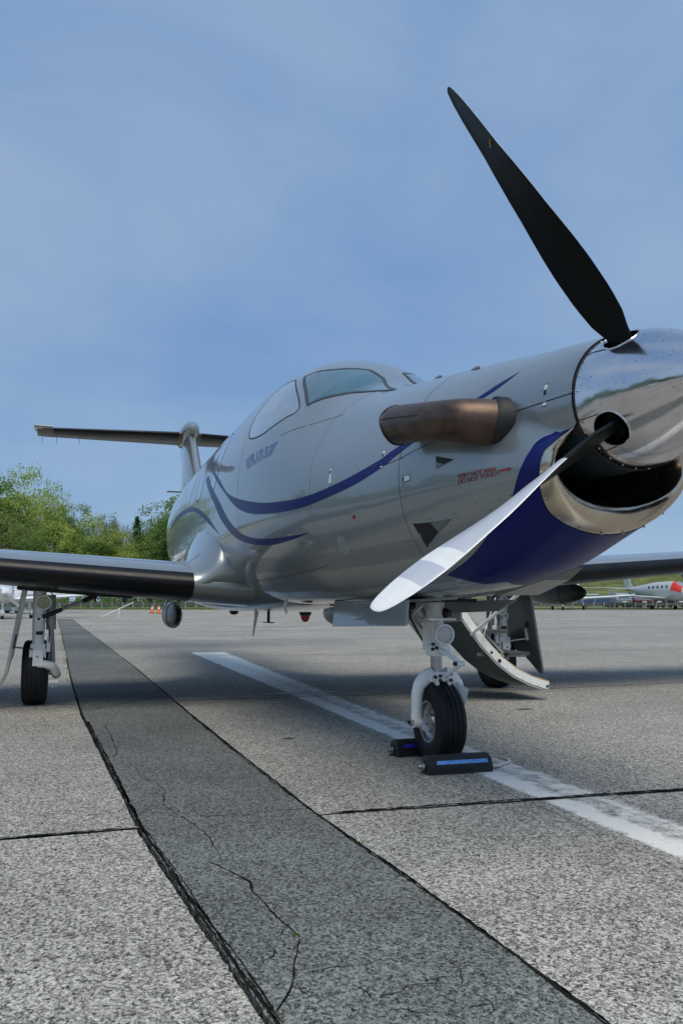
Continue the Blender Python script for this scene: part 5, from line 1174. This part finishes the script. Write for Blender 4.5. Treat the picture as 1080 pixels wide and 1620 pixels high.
        mb = MB(); mb.lathe([(-.07*S, .1*S), (-.075*S, .19*S), (-.05*S, .215*S), (.05*S, .215*S), (.075*S, .19*S), (.07*S, .1*S), (.06*S, .001)], ((wx-.30)*S, s_*1.47*S, .215*S), 'Y', 20); obj('tyre', mb, M['tyre'], lg)
        if pants: mb = MB(); mb.ell(((wx-.38)*S, s_*1.47*S, .30*S), (.48*S, .12*S, .19*S), 16, 12); obj('wheel_fairing', mb, bm_, lg)
    mb = MB(); fx = st_[-1][0]; fzz = st_[-1][2]
    mb.loft([[((fx+dx-x*cc_)*S, z_*cc_*S, zz_*S) for x, z_ in naca(.10, 8)] for zz_, dx, cc_ in ((fzz-.15, 1.5, 1.6), (fzz+.35, .95, 1.15), (fzz+1.35+(.35 if turb else 0), .25, .72))], True, True); fn = obj('tail_fin', mb, bm_, c)
    if trim in ('blue',):
        mb = MB(); mb.loft([[((fx+dx-x*cc_)*S, z_*cc_*1.08*S, zz_*S) for x, z_ in naca(.10, 8)] for zz_, dx, cc_ in ((fzz+.5, .90, 1.08), (fzz+.8, .68, .96))], True, False); obj('blue_fin_band', mb, M['acblue'], fn)
        mb = MB(); mb.ell(((st_[1][0]-.1)*S, 0, (nzb-.02)*S), (.12, .07, .10), 8, 6); obj('red_mark', mb, M['red'], fz)
    mb = MB(); mb.tube([((nx_-.75)*S, 0, nzb*S), ((nx_-.65)*S, 0, .25*S)], .05*S, 8); lg = obj('nose_leg', mb, bm_, c)
    mb = MB(); mb.lathe([(-.06*S, .1*S), (-.065*S, .165*S), (-.04*S, .185*S), (.04*S, .185*S), (.065*S, .165*S), (.06*S, .1*S), (.05*S, .001)], ((nx_-.65)*S, 0, .185*S), 'Y', 20); obj('tyre', mb, M['tyre'], lg)
    if pants: mb = MB(); mb.ell(((nx_-.70)*S, 0, .30*S), (.36*S, .12*S, .20*S), 16, 12); obj('wheel_fairing', mb, bm_, lg)
    return c
FB = YAW+math.pi    # nose towards the photographer
small_plane('light_airplane', 'white light airplane with white wheel fairings and grey propeller beyond the left wing', far(latof(4, 42.5), 42.5, -.002), FB+R(25), span=4.3, trim='blue', prop=R(228))
small_plane('light_airplane', 'white light airplane with blue tail band standing behind the nearest white one', far(latof(34, 60), 60, -.002), FB+R(-55), trim='blue')
small_plane('light_airplane', 'white low-wing airplane on bare wheels mostly hidden behind the dark pod', far(latof(880, 84), 80, -.002), FB+R(-28), span=6.2, wz=1.05, pants=False)
tb_ = [(4.4, 1.30, 1.75, .20), (4.1, 1.05, 1.95, .42), (3.2, .95, 2.10, .55), (2.5, .92, 2.25, .62), (1.7, .90, 2.72, .66), (.6, .90, 2.80, .67), (-1.6, .92, 2.72, .62), (-3.2, 1.25, 2.50, .42), (-4.8, 1.75, 2.30, .20), (-5.9, 2.02, 2.18, .06)]
small_plane('business_turboprop', 'pale grey turboprop with red cockpit cover parked at the far right', far(latof(1052, 82), 82, -.002), FB+R(22), span=6.3, wz=1.12, body=tb_, turb=True, trim='cover', pants=False, bm_=M['acgrey'])
# aircraft parked on the near side, seen mirrored in the polished flank
for i, (x, y, rz) in enumerate(((2, -24, 1.9), (-7, -27, 1.4), (-17, -25, 1.7), (11, -26, 1.5))):
    small_plane('light_airplane', ['white light airplane parked abreast of the spinner, mirrored in the silver flank', 'white light airplane parked abreast of the wing, mirrored in the silver flank', 'white light airplane parked abreast of the tail, mirrored in the silver flank', 'white light airplane parked ahead of the spinner on the near side'][i], (x, y, -.002), rz, group='light aircraft parked on the near side')

# ================================================================== TREES
def leafmat(name, c, v=.3):
    m = bpy.data.materials.new(name); m.use_nodes = True; t = m.node_tree; b = t.nodes['Principled BSDF']; l = t.links.new
    g = N(t, 'ShaderNodeNewGeometry'); r = N(t, 'ShaderNodeValToRGB'); e = r.color_ramp.elements; e[0].color = tuple(x*(1-v) for x in c)+(1,); e[1].color = tuple(min(1, x*(1+v)) for x in c)+(1,)
    l(g.outputs['Random Per Island'], r.inputs[0]); l(r.outputs[0], b.inputs['Base Color']); b.inputs['Roughness'].default_value = .75; b.inputs['Specular IOR Level'].default_value = .15
    tr = N(t, 'ShaderNodeBsdfTranslucent'); l(r.outputs[0], tr.inputs[0]); mx = N(t, 'ShaderNodeMixShader'); mx.inputs[0].default_value = .35; l(b.outputs[0], mx.inputs[1]); l(tr.outputs[0], mx.inputs[2]); l(mx.outputs[0], t.nodes['Material Output'].inputs[0])
    return m
LM = [leafmat('spring_leaf', (.36, .45, .11)), leafmat('mid_leaf', (.17, .27, .075)), leafmat('dark_needle', (.045, .095, .04)), leafmat('bud_leaf', (.24, .20, .15), .25), leafmat('olive_leaf', (.24, .28, .10))]
M['bark'] = mat('bark', (.10, .085, .07), .9, 0, 0, .3, 6)
def tree_mesh(kind, sd):
    rg = random.Random(sd); tr = MB(); lf = MB(); H = 1.
    def leafq(p, s):
        d = Vector((rg.gauss(0, 1), rg.gauss(0, 1), rg.gauss(0, 1))).normalized(); a = d.orthogonal().normalized(); b = d.cross(a); an = rg.uniform(0, 6.3); a, b = a*math.cos(an)+b*math.sin(an), b*math.cos(an)-a*math.sin(an)
        p = Vector(p); k = rg.uniform(.6, 1.25)*s; lf.add([p-a*k, p-b*k*.55, p+a*k, p+b*k*.55], [(0, 1, 2, 3)])
    tips = []
    def branch(p, d, ln, r, lv):
        q = p+d*ln; mid = p+d*ln*.5+Vector((rg.gauss(0, .04), rg.gauss(0, .04), rg.gauss(0, .02)))*ln
        tr.tube([p, mid, q], [r, r*.8, r*.6], 6 if lv < 2 else 3, False)
        if lv >= (4 if kind == 3 else 3): tips.append((q, ln)); return
        for k in range(rg.randint(2, 4) if lv else rg.randint(4, 6)):
            nd = (d*.75+Vector((rg.gauss(0, .5), rg.gauss(0, .5), rg.gauss(.08, .3)))).normalized(); branch(p+d*ln*rg.uniform(.45, 1), nd, ln*rg.uniform(.55, .8), r*.55, lv+1)
        tips.append((q, ln))
    if kind == 2:
        tr.tube([(0, 0, 0), (0, 0, .5), (0, 0, .98)], [.018, .012, .003], 6)
        for i in range(1500):
            z = .06+.93*rg.random()**1.15; a = rg.uniform(0, 6.283); w_ = (1-z)*.24*(1+.25*math.sin(z*60))+.012; rr_ = w_*rg.random()**.45
            for _ in range(3): leafq((math.cos(a)*rr_+rg.gauss(0, .008), math.sin(a)*rr_+rg.gauss(0, .008), z-rr_*.35+rg.gauss(0, .008)), .011)
    else:
        tr.tube([(0, 0, 0), (.005, .004, .18), (0, .01, .34)], [.022, .018, .014], 8)
        if kind == 3:
            branch(Vector((0, .01, .30)), Vector((0, 0, 1)), .20, .011, 0)
            for p, ln in tips:
                for _ in range(7): leafq(p+Vector((rg.gauss(0, .022), rg.gauss(0, .022), rg.gauss(0, .03))), .0035)
                for _ in range(3):
                    d = Vector((rg.gauss(0, .5), rg.gauss(0, .5), .6)).normalized()*.07; tr.tube([p, p+d], [.0012, .0005], 3, False)
        else:
            branch(Vector((0, .01, .22)), Vector((rg.gauss(0, .06), rg.gauss(0, .06), 1)).normalized(), .26, .015, 0)
            cl = [(p, rg.uniform(.05, .085)) for p, ln in tips]
            n_ = {0: 66, 1: 80, 4: 64}[kind]
            ext = 46 if kind == 0 else 80
            for _ in range(ext):
                a = rg.uniform(0, 6.283); z = rg.uniform(.10 if kind != 0 else .25, .92); w_ = .27*math.sin(math.pi*min(1, max(0, (z*.95))))**.6; rr_ = w_*rg.random()**.5
                cl.append((Vector((math.cos(a)*rr_, math.sin(a)*rr_, z)), rg.uniform(.04, .08)))
            for p, r_ in cl:
                for _ in range(n_): d = Vector((rg.gauss(0, 1), rg.gauss(0, 1), rg.gauss(0, .8))).normalized()*r_*rg.random()**.4; leafq(p+d, .0095)
    return mesh('trunk', tr, M['bark']), mesh('crown', lf, LM[kind], False)
TM = {}
for kind, n_ in ((0, 3), (1, 3), (2, 2), (3, 2), (4, 2)): TM[kind] = [tree_mesh(kind, kind*10+i) for i in range(n_)]
tcount = 0
KN = {0: 'bright spring-green broadleaf tree', 1: 'dense mid-green broadleaf tree', 2: 'dark narrow conifer', 3: 'bare grey-brown twiggy tree', 4: 'olive-green rounded tree'}
def tree(px, dep, ytop, kind, wide, where, hide=False):
    global tcount
    h = .9+(950-ytop)*dep/1305.; tm, cm = TM[kind][tcount % len(TM[kind])]; tcount += 1; l_ = latof(px, dep)
    rr_ = random.Random(int(px*7+dep)); nm = {2: 'conifer_tree', 3: 'bare_tree'}.get(kind, 'broadleaf_tree')
    e_ = empty(nm, far(l_, dep, .0), rr_.uniform(0, 6.28), label=KN[kind]+' '+where, cat='tree', group='trees beyond the fence'); e_.scale = (h*wide, h*wide, h)
    link('trunk', tm, e_); link('crown', cm, e_)
TL = [
 (2, 112, 718, 0, 1.0, 'at the left edge, tallest of the row'), (34, 118, 728, 0, .85, 'second from the left edge'), (62, 108, 756, 0, .9, 'below the thin-topped one'),
 (84, 122, 742, 0, .55, 'with thin open top left of the bare trees'), (20, 104, 800, 4, 1.1, 'low at the left edge, in front of the tall ones'), (52, 102, 825, 1, 1.2, 'low and broad above the wing'),
 (-22, 110, 740, 1, 1.0, 'just past the left edge'), (-50, 112, 730, 0, 1.0, 'outside the left edge'),
 (108, 112, 790, 1, 1.0, 'in the middle of the left row'), (126, 104, 800, 0, 1.0, 'in front of the first bare tree'), (100, 102, 850, 0, 1.3, 'low, in the middle of the left row'),
 (146, 120, 776, 3, 1.0, 'leftmost of the bare ones'), (165, 118, 806, 4, .8, 'between two bare trees'), (200, 122, 770, 3, .9, 'tallest of the bare ones'), (228, 120, 780, 3, .9, 'nearest the tail fin, rightmost of the bare ones'), (176, 124, 796, 3, .9, 'low between the bare ones'),
 (152, 103, 822, 1, 1.2, 'below the leftmost bare tree'), (176, 101, 826, 0, 1.2, 'bright and low, left of the conifer'), (198, 103, 826, 0, 1.0, 'bright, touching the conifer'), (216, 106, 816, 2, .9, 'standing alone among the bright trees'),
 (238, 112, 816, 1, 1.1, 'behind the conifer near the fuselage'), (205, 99, 868, 0, 1.4, 'lowest, just above the wing'), (240, 101, 850, 1, 1.2, 'low beside the dark one'), (262, 104, 782, 1, 1.1, 'tall and dense beside the fuselage'), (288, 108, 776, 1, 1.1, 'partly hidden by the fuselage'), (270, 100, 840, 2, 1.5, 'low and dark beside the fuselage'),
 (320, 110, 790, 1, 1.1, 'hidden behind the cabin'), (370, 110, 800, 0, 1.1, 'hidden behind the cockpit'), (420, 112, 805, 1, 1.1, 'hidden behind the cockpit windows'), (480, 112, 820, 4, 1.1, 'hidden behind the cowling')]
for a_ in TL: tree(*a_)
# undergrowth below the left row
mb = MB(); rg = random.Random(12)
for _ in range(9000):
    px = rg.uniform(-60, 500); d_ = rg.uniform(95, 101); z = rg.random()**1.3*2.6*(.6+.4*math.sin(px*.15)); x, y, _z = far(latof(px, d_), d_, z); s_ = rg.uniform(.10, .24); a_ = rg.uniform(0, 6.3)
    mb.add([(x-s_*math.cos(a_), y-s_*math.sin(a_), z), (x, y, z-s_*.6), (x+s_*math.cos(a_), y+s_*math.sin(a_), z), (x, y, z+s_*.6)], [(0, 1, 2, 3)])
tag(obj('undergrowth', mb, LM[1], None, False), 'tangled green undergrowth along the far side of the fence', 'bushes', None, 'stuff')
mb = MB()
for _ in range(7000):
    px = rg.uniform(640, 1300); d_ = rg.uniform(108, 150); t_ = (d_-101)/64; u_ = (latof(px, d_)/130*1305+540-560)/940; z = 7.0*(t_*t_*(3-2*t_))*min(1, max(0, u_*6))*(.85+.25*math.sin(u_*9+1))-.15; cl_ = math.sin(px*.09)+math.sin(px*.23+d_*.3)
    if cl_ < .1: continue
    z += rg.random()*.7*cl_; x, y, _z = far(latof(px, d_), d_, z); s_ = rg.uniform(.08, .2); a_ = rg.uniform(0, 6.3)
    mb.add([(x-s_*math.cos(a_), y-s_*math.sin(a_), z), (x, y, z-s_*.6), (x+s_*math.cos(a_), y+s_*math.sin(a_), z), (x, y, z+s_*.6)], [(0, 1, 2, 3)])
tag(obj('bank_scrub', mb, LM[4], None, False), 'olive scrub growing over the grassy bank', 'scrub', None, 'stuff')
# wood on the near side of the field, mirrored in the flank: one mass
mbt = MB(); rg = random.Random(31)
for i in range(150):
    x = -150+i*2.1; h = 11+4*math.sin(i*.37)+3*math.sin(i*1.13)+rg.uniform(-1.5, 1.5)
    for _ in range(240):
        a_ = rg.uniform(0, 6.28); z = h*rg.random()**.8; rr_ = 3.4*math.sin(math.pi*min(1, z/h*.9+.08))**.6*rg.random()**.5; px_, py_ = x+math.cos(a_)*rr_, -78-8*math.sin(i*.21)+math.sin(a_)*rr_; s_ = rg.uniform(.35, .75); b_ = rg.uniform(0, 3.1)
        mbt.add([(px_-s_*math.cos(b_), py_-s_*math.sin(b_), z), (px_, py_, z-s_*.7), (px_+s_*math.cos(b_), py_+s_*math.sin(b_), z), (px_, py_, z+s_*.7)], [(0, 1, 2, 3)])
tag(obj('far_wood', mbt, LM[1], None, False), 'line of green woodland on the near side, mirrored in the silver flank', 'wood', None, 'stuff')
